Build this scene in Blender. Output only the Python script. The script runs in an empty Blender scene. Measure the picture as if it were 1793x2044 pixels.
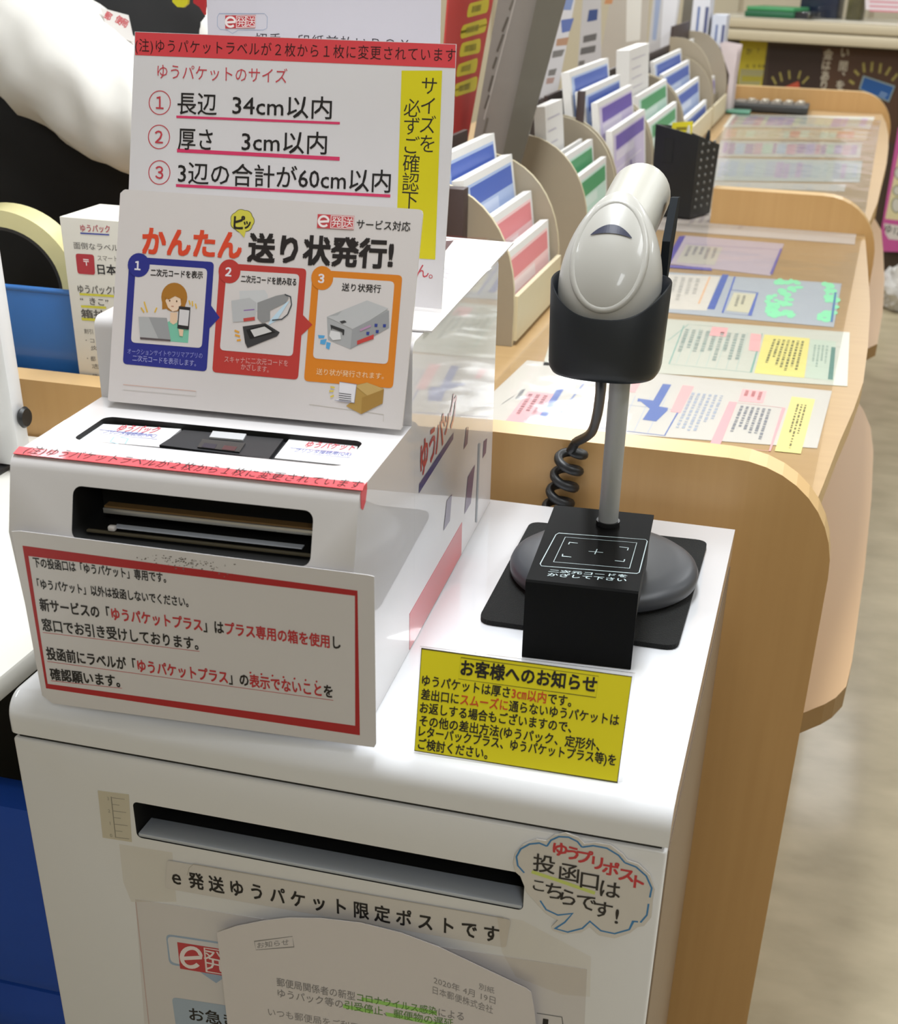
import bpy, bmesh, math, random
from mathutils import Vector, Matrix, noise

random.seed(7)
SC = bpy.context.scene
COL = SC.collection

# ---------------------------------------------------------------- camera
# world: X along the front of the post box, Y away from the viewer, Z up (metres)
FPX, PCX, PCY = 2551.98, 946.75, 1377.98          # focal length and optical centre, 1793 x 2044 frame
CAM = Vector((0.51625, -0.68881, 0.50752))
RIGHT = Vector((0.96690775, 0.25360867, 0.02778584))
UP = Vector((-0.1500496, 0.47721086, 0.86588389))
BACK = Vector((0.20633595, -0.84139909, 0.49947276))
cd = bpy.data.cameras.new('camera'); cam = bpy.data.objects.new('camera', cd); COL.objects.link(cam)
cam.matrix_world = Matrix(((RIGHT.x, UP.x, BACK.x, CAM.x), (RIGHT.y, UP.y, BACK.y, CAM.y),
                           (RIGHT.z, UP.z, BACK.z, CAM.z), (0, 0, 0, 1)))
cd.sensor_fit = 'HORIZONTAL'; cd.sensor_width = 36.0; cd.lens = 36.0 * FPX / 1793.0
cd.shift_x = -(PCX - 896.5) / 1793.0; cd.shift_y = (PCY - 1022.0) / 1793.0
cd.clip_start = 0.05; cd.clip_end = 60
cd.dof.use_dof = True; cd.dof.focus_distance = 1.05; cd.dof.aperture_fstop = 15.0
SC.camera = cam

# ---------------------------------------------------------------- light, exposure
SC.view_settings.view_transform = 'Standard'
SC.view_settings.look = 'None'
SC.view_settings.gamma = 1.0
SC.view_settings.use_curve_mapping = False
SC.view_settings.exposure = 0.22
FLOOR_Z, CEIL_Z = -0.93, 1.77
w = bpy.data.worlds.new('world'); SC.world = w; w.use_nodes = True
w.node_tree.nodes['Background'].inputs[0].default_value = (0.9, 0.95, 1.0, 1)
w.node_tree.nodes['Background'].inputs[1].default_value = 0.3

LAMPS = [(-0.15, 3.25, 1.05), (0.22, 0.55, 1.4), (-0.6, 5.6, 1.0), (1.75, 3.3, 1.0), (1.0, 6.0, 1.0), (1.75, 0.3, 0.7),
         (-2.2, 3.2, 1.0), (-2.2, 0.4, 0.8), (1.25, -2.3, 0.85), (-2.0, 6.0, 1.0), (3.4, 2.4, 0.8)]
for lx, ly, k in LAMPS:
    ld = bpy.data.lights.new('ceiling_lamp', 'AREA'); ld.shape = 'RECTANGLE'; ld.size = 0.34; ld.size_y = 1.25
    ld.energy = 26.0 * k; ld.color = (0.93, 0.97, 1.0)
    lo = bpy.data.objects.new('ceiling_lamp_light', ld); COL.objects.link(lo); lo.location = (lx, ly, CEIL_Z - 0.075)

# ---------------------------------------------------------------- photograph measuring helpers
def ray(px, py):
    return (RIGHT * ((px - PCX) / FPX) + UP * (-(py - PCY) / FPX) - BACK)
def on(px, py, ax, val):
    """the point of the plane ax = val that the photograph shows at (px, py)"""
    d = ray(px, py); i = 'xyz'.index(ax); t = (val - CAM[i]) / d[i]
    return CAM + d * t
def onplane(px, py, P0, n):
    d = ray(px, py); t = (Vector(P0) - CAM).dot(n) / d.dot(n)
    return CAM + d * t

# ---------------------------------------------------------------- materials
def lin(h):
    h = h.lstrip('#'); o = []
    for i in (0, 2, 4):
        c = int(h[i:i + 2], 16) / 255.0
        o.append(c / 12.92 if c <= 0.04045 else ((c + 0.055) / 1.055) ** 2.4)
    return (o[0], o[1], o[2], 1.0)
MATS = {}
def mat(name, hexc, rough=0.5, metal=0.0, coat=0.0, var=0.04, scale=30.0, bump=0.0, bscale=200.0, spec=0.5, stretch=None, hex2=None, coat_rough=0.05):
    if name in MATS: return MATS[name]
    m = bpy.data.materials.new(name); m.use_nodes = True; MATS[name] = m
    nt = m.node_tree; b = nt.nodes['Principled BSDF']
    b.inputs['Roughness'].default_value = rough; b.inputs['Metallic'].default_value = metal
    b.inputs['Coat Weight'].default_value = coat; b.inputs['Coat Roughness'].default_value = coat_rough
    b.inputs['Specular IOR Level'].default_value = spec
    c = lin(hexc); b.inputs['Base Color'].default_value = c
    if var > 0 or hex2:
        tc = nt.nodes.new('ShaderNodeTexCoord'); mp = nt.nodes.new('ShaderNodeMapping')
        nt.links.new(tc.outputs['Object'], mp.inputs['Vector'])
        if stretch: mp.inputs['Scale'].default_value = stretch
        nz = nt.nodes.new('ShaderNodeTexNoise'); nz.inputs['Scale'].default_value = scale; nz.inputs['Detail'].default_value = 4
        nt.links.new(mp.outputs['Vector'], nz.inputs['Vector'])
        mx = nt.nodes.new('ShaderNodeMix'); mx.data_type = 'RGBA'
        c2 = lin(hex2) if hex2 else tuple(min(1, x * (1 + var)) for x in c[:3]) + (1,)
        c1 = c if hex2 else tuple(x * (1 - var) for x in c[:3]) + (1,)
        mx.inputs['A'].default_value = c1; mx.inputs['B'].default_value = c2
        nt.links.new(nz.outputs['Fac'], mx.inputs['Factor'])
        nt.links.new(mx.outputs['Result'], b.inputs['Base Color'])
        if bump > 0:
            n2 = nt.nodes.new('ShaderNodeTexNoise'); n2.inputs['Scale'].default_value = bscale
            nt.links.new(mp.outputs['Vector'], n2.inputs['Vector'])
            bp = nt.nodes.new('ShaderNodeBump'); bp.inputs['Strength'].default_value = bump; bp.inputs['Distance'].default_value = 0.002
            nt.links.new(n2.outputs['Fac'], bp.inputs['Height']); nt.links.new(bp.outputs['Normal'], b.inputs['Normal'])
    return m
def ink(h, rough=0.45):
    return mat('ink_' + h + ('_%d' % int(rough * 100) if rough != 0.45 else ''), h, rough, var=0.0)
def film(name, tint=(1, 1, 1, 1), gloss=0.10, rough=0.06, bump=0.3, bscale=14.0, milky=0.0, k=1.0):
    """clear plastic: mostly see-through, with a glossy wrinkled sheen"""
    if name in MATS: return MATS[name]
    m = bpy.data.materials.new(name); m.use_nodes = True; MATS[name] = m
    nt = m.node_tree; nt.nodes.clear()
    out = nt.nodes.new('ShaderNodeOutputMaterial'); tr = nt.nodes.new('ShaderNodeBsdfTransparent'); gl = nt.nodes.new('ShaderNodeBsdfGlossy')
    tr.inputs[0].default_value = tint; gl.inputs['Roughness'].default_value = rough
    lw = nt.nodes.new('ShaderNodeFresnel'); lw.inputs['IOR'].default_value = 1.4
    mx = nt.nodes.new('ShaderNodeMixShader'); ad = nt.nodes.new('ShaderNodeMath'); ad.operation = 'ADD'; ad.inputs[1].default_value = gloss; ad.use_clamp = True
    mu = nt.nodes.new('ShaderNodeMath'); mu.operation = 'MULTIPLY'; mu.inputs[1].default_value = k; nt.links.new(lw.outputs[0], mu.inputs[0]); nt.links.new(mu.outputs[0], ad.inputs[0]); nt.links.new(ad.outputs[0], mx.inputs[0])
    nt.links.new(tr.outputs[0], mx.inputs[1]); nt.links.new(gl.outputs[0], mx.inputs[2])
    last = mx
    if milky > 0:
        df = nt.nodes.new('ShaderNodeBsdfDiffuse'); df.inputs[0].default_value = (0.85, 0.85, 0.83, 1)
        m2 = nt.nodes.new('ShaderNodeMixShader'); m2.inputs[0].default_value = milky
        nt.links.new(mx.outputs[0], m2.inputs[1]); nt.links.new(df.outputs[0], m2.inputs[2]); last = m2
    tc = nt.nodes.new('ShaderNodeTexCoord'); nz = nt.nodes.new('ShaderNodeTexNoise'); nz.inputs['Scale'].default_value = bscale
    nt.links.new(tc.outputs['Object'], nz.inputs['Vector'])
    bp = nt.nodes.new('ShaderNodeBump'); bp.inputs['Strength'].default_value = bump; bp.inputs['Distance'].default_value = 0.02
    nt.links.new(nz.outputs['Fac'], bp.inputs['Height']); nt.links.new(bp.outputs['Normal'], gl.inputs['Normal'])
    nt.links.new(last.outputs[0], out.inputs['Surface'])
    return m

M_WHITE = mat('white_enamel', '#e6e6e8', 0.32, coat=0.35, var=0.015, scale=6)
M_WHITE_GLOSS = mat('white_gloss_enamel', '#e9eaee', 0.22, coat=0.8, var=0.012, scale=5, coat_rough=0.03)
M_PRINTER = mat('white_gloss_plastic', '#d6d3d4', 0.35, coat=.75, var=0.012, scale=6, coat_rough=0.02)
M_BLACK = mat('black_plastic', '#141517', 0.42, var=0.1)
M_DARK = mat('dark_interior', '#101010', 0.7, var=0.1)
M_WOOD = mat('tan_wood_laminate', '#c49c65', 0.45, var=0, hex2='#b68d57', scale=9, stretch=(9, 9, 0.35), coat=0.05)
M_WOODEDGE = mat('pale_wood_edge_band', '#d7b583', 0.4, var=0, hex2='#c9a570', scale=8, stretch=(1, 1, 1))
M_WOODTOP = mat('counter_top_laminate', '#b39467', 0.4, var=0, hex2='#a5855b', scale=10, stretch=(0.6, 8, 1))
M_SHELF = mat('peach_shelf_laminate', '#cca77c', 0.45, var=0.03, scale=5)
M_BEIGE = mat('beige_board', '#998d79', 0.55, var=0.05, scale=20)
M_BEIGE_EDGE = mat('cream_board_edge', '#cbbf9f', 0.5, var=0.04)
M_BROWN = mat('dark_brown_board', '#3d2e2b', 0.5, var=0.1)
M_PAPER = mat('paper', '#dedad8', 0.6, var=0.012, scale=15)
M_STEEL = mat('grey_metal', '#8b8d90', 0.35, metal=0.85, var=0.04)
M_CLEAR = film('clear_laminate', gloss=0.04, bump=0.05)
M_FILM = film('clear_plastic_film', gloss=0.012, bump=0.2, bscale=9, rough=0.1, k=.6)

# ---------------------------------------------------------------- objects
WM = {}
def setp(o, label=None, cat=None, group=None, kind=None):
    if label: o['label'] = label
    if cat: o['category'] = cat
    if group: o['group'] = group
    if kind: o['kind'] = kind
    return o
def thing(name, label, cat, loc=(0, 0, 0), group=None, rotz=0.0):
    o = bpy.data.objects.new(name, None); COL.objects.link(o); o.empty_display_size = 0.05
    Mx = Matrix.Translation(Vector(loc)) @ Matrix.Rotation(rotz, 4, 'Z'); o.matrix_world = Mx; WM[o.name] = Mx
    return setp(o, label, cat, group)
def link(name, me, parent=None, origin=None):
    """me holds world coordinates; they are moved into the parent's frame (or to an origin of its own)"""
    o = bpy.data.objects.new(name, me); COL.objects.link(o)
    if parent is not None:
        Mx = WM[parent.name]; me.transform(Mx.inverted()); o.parent = parent; WM[o.name] = Mx
    else:
        if origin is None:
            xs = [v.co for v in me.vertices]
            lo = Vector((min(v.x for v in xs), min(v.y for v in xs), min(v.z for v in xs))); hi = Vector((max(v.x for v in xs), max(v.y for v in xs), max(v.z for v in xs)))
            origin = Vector(((lo.x + hi.x) / 2, (lo.y + hi.y) / 2, lo.z))
        Mx = Matrix.Translation(Vector(origin)); me.transform(Mx.inverted()); o.matrix_world = Mx; WM[o.name] = Mx
    return o
def smooth(me, ang=40):
    for p in me.polygons: p.use_smooth = True
    try: me.set_sharp_from_angle(angle=math.radians(ang))
    except Exception: pass
def fin(name, bm, m, parent=None, sm=None, origin=None):
    bmesh.ops.recalc_face_normals(bm, faces=bm.faces[:])
    me = bpy.data.meshes.new(name); bm.to_mesh(me); bm.free()
    for x in (m if isinstance(m, (list, tuple)) else [m]): me.materials.append(x)
    if sm: smooth(me, sm)
    return link(name, me, parent, origin)
def box(bm, x0, x1, y0, y1, z0, z1, bev=0.0, mi=0, M=None, seg=2):
    r = bmesh.ops.create_cube(bm, size=1.0); vs = r['verts']
    T = Matrix.Translation(((x0 + x1) / 2, (y0 + y1) / 2, (z0 + z1) / 2)) @ Matrix.Diagonal((abs(x1 - x0), abs(y1 - y0), abs(z1 - z0), 1))
    if M is not None: T = M @ T
    bmesh.ops.transform(bm, matrix=T, verts=vs)
    fs = set(f for v in vs for f in v.link_faces)
    for f in fs: f.material_index = mi
    if bev > 0:
        es = list(set(e for f in fs for e in f.edges))
        r2 = bmesh.ops.bevel(bm, geom=es, offset=bev, segments=seg, affect='EDGES', profile=0.5)
        for f in r2['faces']: f.material_index = mi
def boxobj(name, m, parent, x0, x1, y0, y1, z0, z1, bev=0.0, M=None, seg=2):
    bm = bmesh.new(); box(bm, x0, x1, y0, y1, z0, z1, bev, 0, M, seg)
    return fin(name, bm, m, parent, sm=40 if bev else None)
def prism(bm, pts, vec, mi=0, mi_side=None):
    """closed prism: polygon pts (3-D) pushed by vec"""
    vec = Vector(vec)
    a = [bm.verts.new(Vector(p)) for p in pts]; b = [bm.verts.new(Vector(p) + vec) for p in pts]
    f1 = bm.faces.new(a); f2 = bm.faces.new(b[::-1]); f1.material_index = f2.material_index = mi
    n = len(pts)
    for i in range(n):
        f = bm.faces.new((a[i], b[i], b[(i + 1) % n], a[(i + 1) % n])); f.material_index = mi if mi_side is None else mi_side
def tube(bm, path, r, seg=10, closed=False, cap=True):
    path = [Vector(p) for p in path]; n = len(path); rings = []
    rr = r if isinstance(r, (list, tuple)) else [r] * n
    ref = None
    for i, p in enumerate(path):
        a = path[(i - 1) % n] if (closed or i > 0) else p; b = path[(i + 1) % n] if (closed or i < n - 1) else p
        t = (b - a).normalized()
        if ref is None: ref = t.orthogonal().normalized()
        ref = (ref - t * ref.dot(t)); ref = ref.normalized() if ref.length > 1e-6 else t.orthogonal().normalized()
        s = t.cross(ref)
        rings.append([bm.verts.new(p + (ref * math.cos(2 * math.pi * k / seg) + s * math.sin(2 * math.pi * k / seg)) * rr[i]) for k in range(seg)])
    for i in range(n if closed else n - 1):
        A, B = rings[i], rings[(i + 1) % n]
        for k in range(seg): bm.faces.new((A[k], A[(k + 1) % seg], B[(k + 1) % seg], B[k]))
    if cap and not closed: bm.faces.new(rings[0][::-1]); bm.faces.new(rings[-1])
def lathe(bm, prof, c, seg=48, sx=1.0, sy=1.0):
    """profile of (radius, z) turned about the vertical through c"""
    rings = []
    for r, z in prof:
        if r < 1e-6: rings.append([bm.verts.new((c[0], c[1], c[2] + z))])
        else: rings.append([bm.verts.new((c[0] + sx * r * math.cos(2 * math.pi * k / seg), c[1] + sy * r * math.sin(2 * math.pi * k / seg), c[2] + z)) for k in range(seg)])
    for A, B in zip(rings[:-1], rings[1:]):
        for k in range(seg):
            k2 = (k + 1) % seg
            if len(A) == 1 and len(B) == 1: continue
            if len(A) == 1: bm.faces.new((A[0], B[k], B[k2]))
            elif len(B) == 1: bm.faces.new((A[k], A[k2], B[0]))
            else: bm.faces.new((A[k], A[k2], B[k2], B[k]))
def boolean_cut(o, cutter):
    md = o.modifiers.new('cut', 'BOOLEAN'); md.object = cutter; md.operation = 'DIFFERENCE'; md.solver = 'EXACT'
    bpy.context.view_layer.update()
    dg = bpy.context.evaluated_depsgraph_get()
    me = bpy.data.meshes.new_from_object(o.evaluated_get(dg), preserve_all_data_layers=True, depsgraph=dg)
    o.modifiers.clear(); o.data = me
    bpy.data.objects.remove(cutter)
def rrect(x0, y0, x1, y1, r, n=5):
    pts = []
    for cx, cy, a0 in ((x1 - r, y1 - r, 0), (x0 + r, y1 - r, 90), (x0 + r, y0 + r, 180), (x1 - r, y0 + r, 270)):
        for k in range(n + 1):
            a = math.radians(a0 + 90.0 * k / n); pts.append((cx + r * math.cos(a), cy + r * math.sin(a)))
    return pts

# ---------------------------------------------------------------- lettering
_tc = bpy.data.curves.new('lettering', 'FONT'); _tc.resolution_u = 2
_to = bpy.data.objects.new('lettering', _tc); COL.objects.link(_to)
GLY = {}
def _mesh(s, bold):
    _tc.body = s; _tc.offset = bold; bpy.context.view_layer.update()
    dg = bpy.context.evaluated_depsgraph_get(); ev = _to.evaluated_get(dg); me = ev.to_mesh()
    r = ([(v.co.x, v.co.y, 0.0) for v in me.vertices], [tuple(p.vertices) for p in me.polygons]); ev.to_mesh_clear()
    return r
def glyph(ch, bold):
    """outline faces of one character; heavier weights are struck several times, slightly displaced"""
    k = (ch, bold)
    if k in GLY: return GLY[k]
    if ch in ' \u3000': GLY[k] = ([], [], 0.3 if ch == ' ' else 1.0); return GLY[k]
    if (ch, 0) not in GLY:
        v, f = _mesh(ch, 0.0); adv = 1.0
        if ord(ch) < 256:
            v2, _ = _mesh(ch + ch, 0.0); adv = max(q[0] for q in v2) - max(q[0] for q in v)
        GLY[(ch, 0)] = (v, f, adv)
    v, f, adv = GLY[(ch, 0)]
    if not bold: return GLY[(ch, 0)]
    V, F = [], []
    v = [q[:2] for q in v]
    st = [(-1, -1), (1, -1), (1, 1), (-1, 1)] + ([(0, 0)] if bold > 0.028 else [])
    for m_, (dx, dy) in enumerate(st):
        n = len(V); V += [(x + dx * bold, y + dy * bold, m_ * 1.3e-5) for x, y in v]; F += [tuple(n + i for i in g) for g in f]
    GLY[k] = (V, F, adv); return GLY[k]

class Sheet:
    """a flat printed thing: a slab with an outline, and printing laid on its face in thin layers"""
    LAY = 0.00009
    def __init__(s, O, ex, ey, thick=0.0004):
        s.O = Vector(O); s.ex = Vector(ex).normalized(); s.n = s.ex.cross(Vector(ey)).normalized(); s.ey = s.n.cross(s.ex)
        s.t = thick; s.V = []; s.F = []; s.mats = []; s.top = s.O + s.n * thick
    def L(s, px, py):
        p = onplane(px, py, s.top, s.n) - s.top
        return (p.dot(s.ex), p.dot(s.ey))
    def mi(s, m):
        if isinstance(m, str): m = ink(m)
        if m not in s.mats: s.mats.append(m)
        return s.mats.index(m)
    def W(s, x, y, h): return s.O + s.ex * x + s.ey * y + s.n * h
    def base(s, pts, m, side=None):
        i = s.mi(m); j = s.mi(side) if side else i; n = len(pts); k = len(s.V)
        s.V += [s.W(x, y, s.t) for x, y in pts] + [s.W(x, y, 0) for x, y in pts]
        s.F.append((tuple(range(k, k + n)), i)); s.F.append((tuple(range(k + 2 * n - 1, k + n - 1, -1)), i))
        for a in range(n):
            b = (a + 1) % n; s.F.append(((k + a, k + n + a, k + n + b, k + b), j))
    def basepx(s, pts, m, side=None): s.base([s.L(*p) for p in pts], m, side)
    def poly(s, pts, m, lay=1):
        s.c = (getattr(s, 'c', 0) + 1) % 23; k = len(s.V); h = s.t + lay * s.LAY + s.c * 3.5e-6; s.V += [s.W(x, y, h) for x, y in pts]; s.F.append((tuple(range(k, k + len(pts))), s.mi(m)))
    def ppx(s, pts, m, lay=1): s.poly([s.L(*p) for p in pts], m, lay)
    def rquad(s, q, r, m, lay=1, n=4):
        """rounded quadrilateral through four photograph points TL TR BR BL, r as a share of the width"""
        P = [Vector(s.L(*p)) for p in q]; out = []
        wd = (P[1] - P[0]).length * r
        for i in range(4):
            c = P[i]; a = (P[(i - 1) % 4] - c).normalized() * wd + c; b = (P[(i + 1) % 4] - c).normalized() * wd + c
            for k in range(n + 1):
                t = k / n; p = a * (1 - t) ** 2 + c * 2 * t * (1 - t) * 1.0 + b * t ** 2; out.append((p.x, p.y))
        s.poly(out, m, lay)
    def ell(s, c, rx, ry, m, lay=1, n=24, ring=0.0):
        """ellipse given by photograph centre and radii in photograph pixels"""
        P = [s.L(c[0] + rx * math.cos(2 * math.pi * k / n), c[1] - ry * math.sin(2 * math.pi * k / n)) for k in range(n)]
        if ring:
            Q = [s.L(c[0] + (rx - ring) * math.cos(2 * math.pi * k / n), c[1] - (ry - ring) * math.sin(2 * math.pi * k / n)) for k in range(n)]
            for k in range(n): s.poly([P[k], P[(k + 1) % n], Q[(k + 1) % n], Q[k]], m, lay)
        else: s.poly(P, m, lay)
    def line(s, pts, wpx, m, lay=1, closed=False):
        P = [Vector(s.L(*p)) for p in pts]
        wd = (Vector(s.L(pts[0][0] + wpx, pts[0][1])) - P[0]).length
        s.ribbon(P, wd, m, lay, closed)
    def ribbon(s, P, wd, m, lay=1, closed=False):
        P = [Vector(p) for p in P]; n = len(P); A = []
        for i in range(n):
            a = P[(i - 1) % n] if (closed or i > 0) else P[i]; b = P[(i + 1) % n] if (closed or i < n - 1) else P[i]
            d = (b - a).normalized(); nn = Vector((-d.y, d.x)); k = 1.0
            if 0 < i < n - 1 or closed:
                d1 = (P[i] - a).normalized(); k = 1.0 / max(0.5, abs(nn.dot(Vector((-d1.y, d1.x)))))
            A.append((P[i] + nn * wd / 2 * k, P[i] - nn * wd / 2 * k))
        for i in range(n if closed else n - 1):
            j = (i + 1) % n; s.poly([A[i][0], A[i][1], A[j][1], A[j][0]], m, lay)
    def text(s, p0, p1, hpx, segs, bold=0.0, lay=2, col='#1d1a1b', track=0.0):
        """one line of lettering: ink from photograph point p0 (bottom left) to p1 (bottom right), full character height hpx"""
        if isinstance(segs, str): segs = [(segs, col)]
        a = Vector(s.L(*p0)); b = Vector(s.L(*p1)); up = Vector(s.L(p0[0], p0[1] - hpx)); h = (up - a).length / 0.875
        x = 0.0; items = []; lo = 1e9; hi = -1e9
        for st, c in segs:
            for ch in st:
                v, f, adv = glyph(ch, bold)
                if v: lo = min(lo, x + min(q[0] for q in v)); hi = max(hi, x + max(q[0] for q in v))
                items.append((x, v, f, c)); x += adv + track
        d = b - a; sc = d.length / (hi - lo); d.normalize(); e = Vector((0, 1)) if abs(d.y) < 0.5 else Vector((-d.y, d.x))
        for x0, v, f, c in items:
            k = len(s.V); i = s.mi(c) if v else 0
            for q in v:
                p = a + d * ((x0 + q[0] - lo) * sc) + e * ((q[1] + 0.08) * h)
                s.V.append(s.W(p.x, p.y, s.t + lay * s.LAY + q[2]))
            for g in f: s.F.append((tuple(k + t for t in g), i))
    def char(s, c, hpx, ch, col, bold=0.0, lay=2):
        """one character centred on a photograph point"""
        v, f, adv = glyph(ch, bold)
        a = Vector(s.L(*c)); h = (Vector(s.L(c[0], c[1] - hpx)) - a).length / 0.875
        mx = (min(q[0] for q in v) + max(q[0] for q in v)) / 2; my = (min(q[1] for q in v) + max(q[1] for q in v)) / 2
        k = len(s.V); i = s.mi(col)
        for q in v: s.V.append(s.W(a.x + (q[0] - mx) * h, a.y + (q[1] - my) * h, s.t + lay * s.LAY + q[2]))
        for g in f: s.F.append((tuple(k + t for t in g), i))
    def dashes(s, q, rows, col, lay=2, fill=0.8, seed=0, vertical=False, hh=0.5):
        """rows of small blurred print inside a photograph quad TL TR BR BL"""
        rnd = random.Random(seed); P = [Vector(s.L(*p)) for p in q]
        def at(u, v): return (P[0] * (1 - u) + P[1] * u) * (1 - v) + (P[3] * (1 - u) + P[2] * u) * v
        for r in range(rows):
            v0 = (r + 0.5 - hh / 2) / rows; v1 = (r + 0.5 + hh / 2) / rows; u = 0.0; end = fill * (0.6 + 0.4 * rnd.random())
            while u < end:
                l = 0.02 + 0.05 * rnd.random(); u2 = min(end, u + l)
                s.poly([at(u, v1), at(u2, v1), at(u2, v0), at(u, v0)] if not vertical else [at(v0, u), at(v1, u), at(v1, u2), at(v0, u2)], col, lay)
                u = u2 + 0.012 + 0.02 * rnd.random()
    def obj(s, name, parent=None):
        me = bpy.data.meshes.new(name); me.from_pydata([tuple(v) for v in s.V], [], [f for f, i in s.F])
        for m in s.mats: me.materials.append(m)
        for p, (f, i) in zip(me.polygons, s.F): p.material_index = i
        return link(name, me, parent, origin=None if parent else s.O)
def logo(s, q, lay=3):
    """the red three-box mark with a white e and two white characters; q = TL TR BR BL in the photograph"""
    s.ppx(q, '#c8434a', lay)
    T = lambda u, v: ((q[0][0] * (1 - u) + q[1][0] * u) * (1 - v) + (q[3][0] * (1 - u) + q[2][0] * u) * v, (q[0][1] * (1 - u) + q[1][1] * u) * (1 - v) + (q[3][1] * (1 - u) + q[2][1] * u) * v)
    hp = q[3][1] - q[0][1]
    for u0, u1 in ((0.37, 0.665), (0.695, 0.985)):
        s.line([T(u0, .06), T(u1, .06), T(u1, .94), T(u0, .94)], max(0.8, hp * .05), '#efdcdc', lay + 1, closed=True)
    c = T(0.175, 0.5); rr = hp * .36
    pts = [(c[0] - rr * .95, c[1] + rr * .1)] + [(c[0] + rr * math.cos(math.radians(a)), c[1] - rr * math.sin(math.radians(a))) for a in range(0, 325, 15)]
    s.line(pts, hp * .15, '#f3e8e8', lay + 1)
    s.char(T(0.52, 0.5), hp * .72, '発', '#f3e8e8', 0.0, lay + 1); s.char(T(0.84, 0.5), hp * .72, '送', '#f3e8e8', 0.0, lay + 1)

X3, Y3, Z3 = Vector((1, 0, 0)), Vector((0, 1, 0)), Vector((0, 0, 1))
# ================================================================ the room
def struct(name, bm, m):
    o = fin(name, bm, m); o['kind'] = 'structure'; return o
M_FLOOR = mat('mottled_beige_vinyl_floor', '#cabd9f', 0.42, var=0, hex2='#8f8366', scale=7, stretch=(1.0, 1.7, 1), coat=0.10, coat_rough=0.12)
M_CEIL = mat('white_ceiling_board', '#d8d8d4', 0.8, var=0.02)
M_WALL = mat('cream_wall_paint', '#c4bcaa', 0.8, var=0.02, scale=3)
RX0, RX1, RY0, RY1 = -4.2, 4.6, -3.6, 8.4
for nm, a, m in (('floor', (RX0, RX1, RY0, RY1, FLOOR_Z - .1, FLOOR_Z), M_FLOOR), ('ceiling', (RX0, RX1, RY0, RY1, CEIL_Z, CEIL_Z + .1), M_CEIL),
                 ('wall_back', (RX0, RX1, RY1, RY1 + .1, FLOOR_Z, CEIL_Z), M_WALL), ('wall_front', (RX0, RX1, RY0 - .1, RY0, FLOOR_Z, CEIL_Z), M_WALL),
                 ('wall_left', (RX0 - .1, RX0, RY0, RY1, FLOOR_Z, CEIL_Z), M_WALL), ('wall_right', (RX1, RX1 + .1, RY0, RY1, FLOOR_Z, CEIL_Z), M_WALL)):
    bm = bmesh.new(); box(bm, *a); struct(nm, bm, m)
M_LAMP = mat('lamp_housing_white', '#e8e8e4', 0.5)
for i, (lx, ly, k) in enumerate(LAMPS):
    t = thing('ceiling_light', 'long white ceiling light fitting above the room', 'light', (lx, ly, CEIL_Z), 'ceiling light fittings')
    bm = bmesh.new(); box(bm, lx - .2, lx + .2, ly - .66, ly + .66, CEIL_Z - .06, CEIL_Z - .0005, .006); fin('housing', bm, M_LAMP, t, 40)

# ================================================================ the white post box
ZT = 0.033                                             # the lid's top
M_SEAMDARK = mat('dark_gap', '#26241f', 0.8)
pb = thing('post_box', 'white enamelled metal post box with a wide slot at the front, carrying the label printer', 'post box', (.24, .245, FLOOR_Z))
W0, W1, DB = -.001, .4815, .49
bm = bmesh.new()
SX0, SX1, SZ0, SZ1 = .0912, .3876, -.0727, -.0402
box(bm, W0, W1, 0, DB - .002, FLOOR_Z, -.0014, .0022, seg=3)
body = fin('body', bm, [M_WHITE, M_DARK], pb, 40)
bm = bmesh.new()
prism(bm, [Vector((x, -.02, z)) for x, z in rrect(SX0, SZ0, SX1, SZ1, .004)], (0, .16, 0))
me = bpy.data.meshes.new('cut'); bm.to_mesh(me); bm.free(); me.materials.append(M_WHITE); me.materials.append(M_DARK); [setattr(p, 'material_index', 1) for p in me.polygons]; me.transform(WM[pb.name].inverted())
cut = bpy.data.objects.new('cut', me); COL.objects.link(cut); cut.matrix_world = WM[pb.name]
boolean_cut(body, cut); smooth(body.data, 35)
bm = bmesh.new(); box(bm, SX0 + .001, SX1 - .012, .045, .1385, SZ0 + .001, SZ1 - .006, .004); fin('slot_flap', bm, mat('dark_slot_flap', '#55504a', .6), pb, 40)
boxobj('tan_side_sheet', mat('tan_side_tone', '#8f7a64', .55), pb, W1 + .0002, W1 + .0012, .006, DB - .008, FLOOR_Z + .01, -.004)  # thin tan sheet added over the white body's right side
bm = bmesh.new(); box(bm, SX0 + .0008, SX1 - .0008, .0006, .0220, SZ0 + .0002, SZ0 + .0035, .0008); fin('slot_sill', bm, mat('pale_blue_grey_enamel', '#b9bfc9', .3, coat=.3), pb, 40)
bm = bmesh.new(); box(bm, W0 + .004, W1 - .004, .003, DB - .008, -.0016, .0030); fin('seam_gasket', bm, M_SEAMDARK, pb)
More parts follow.
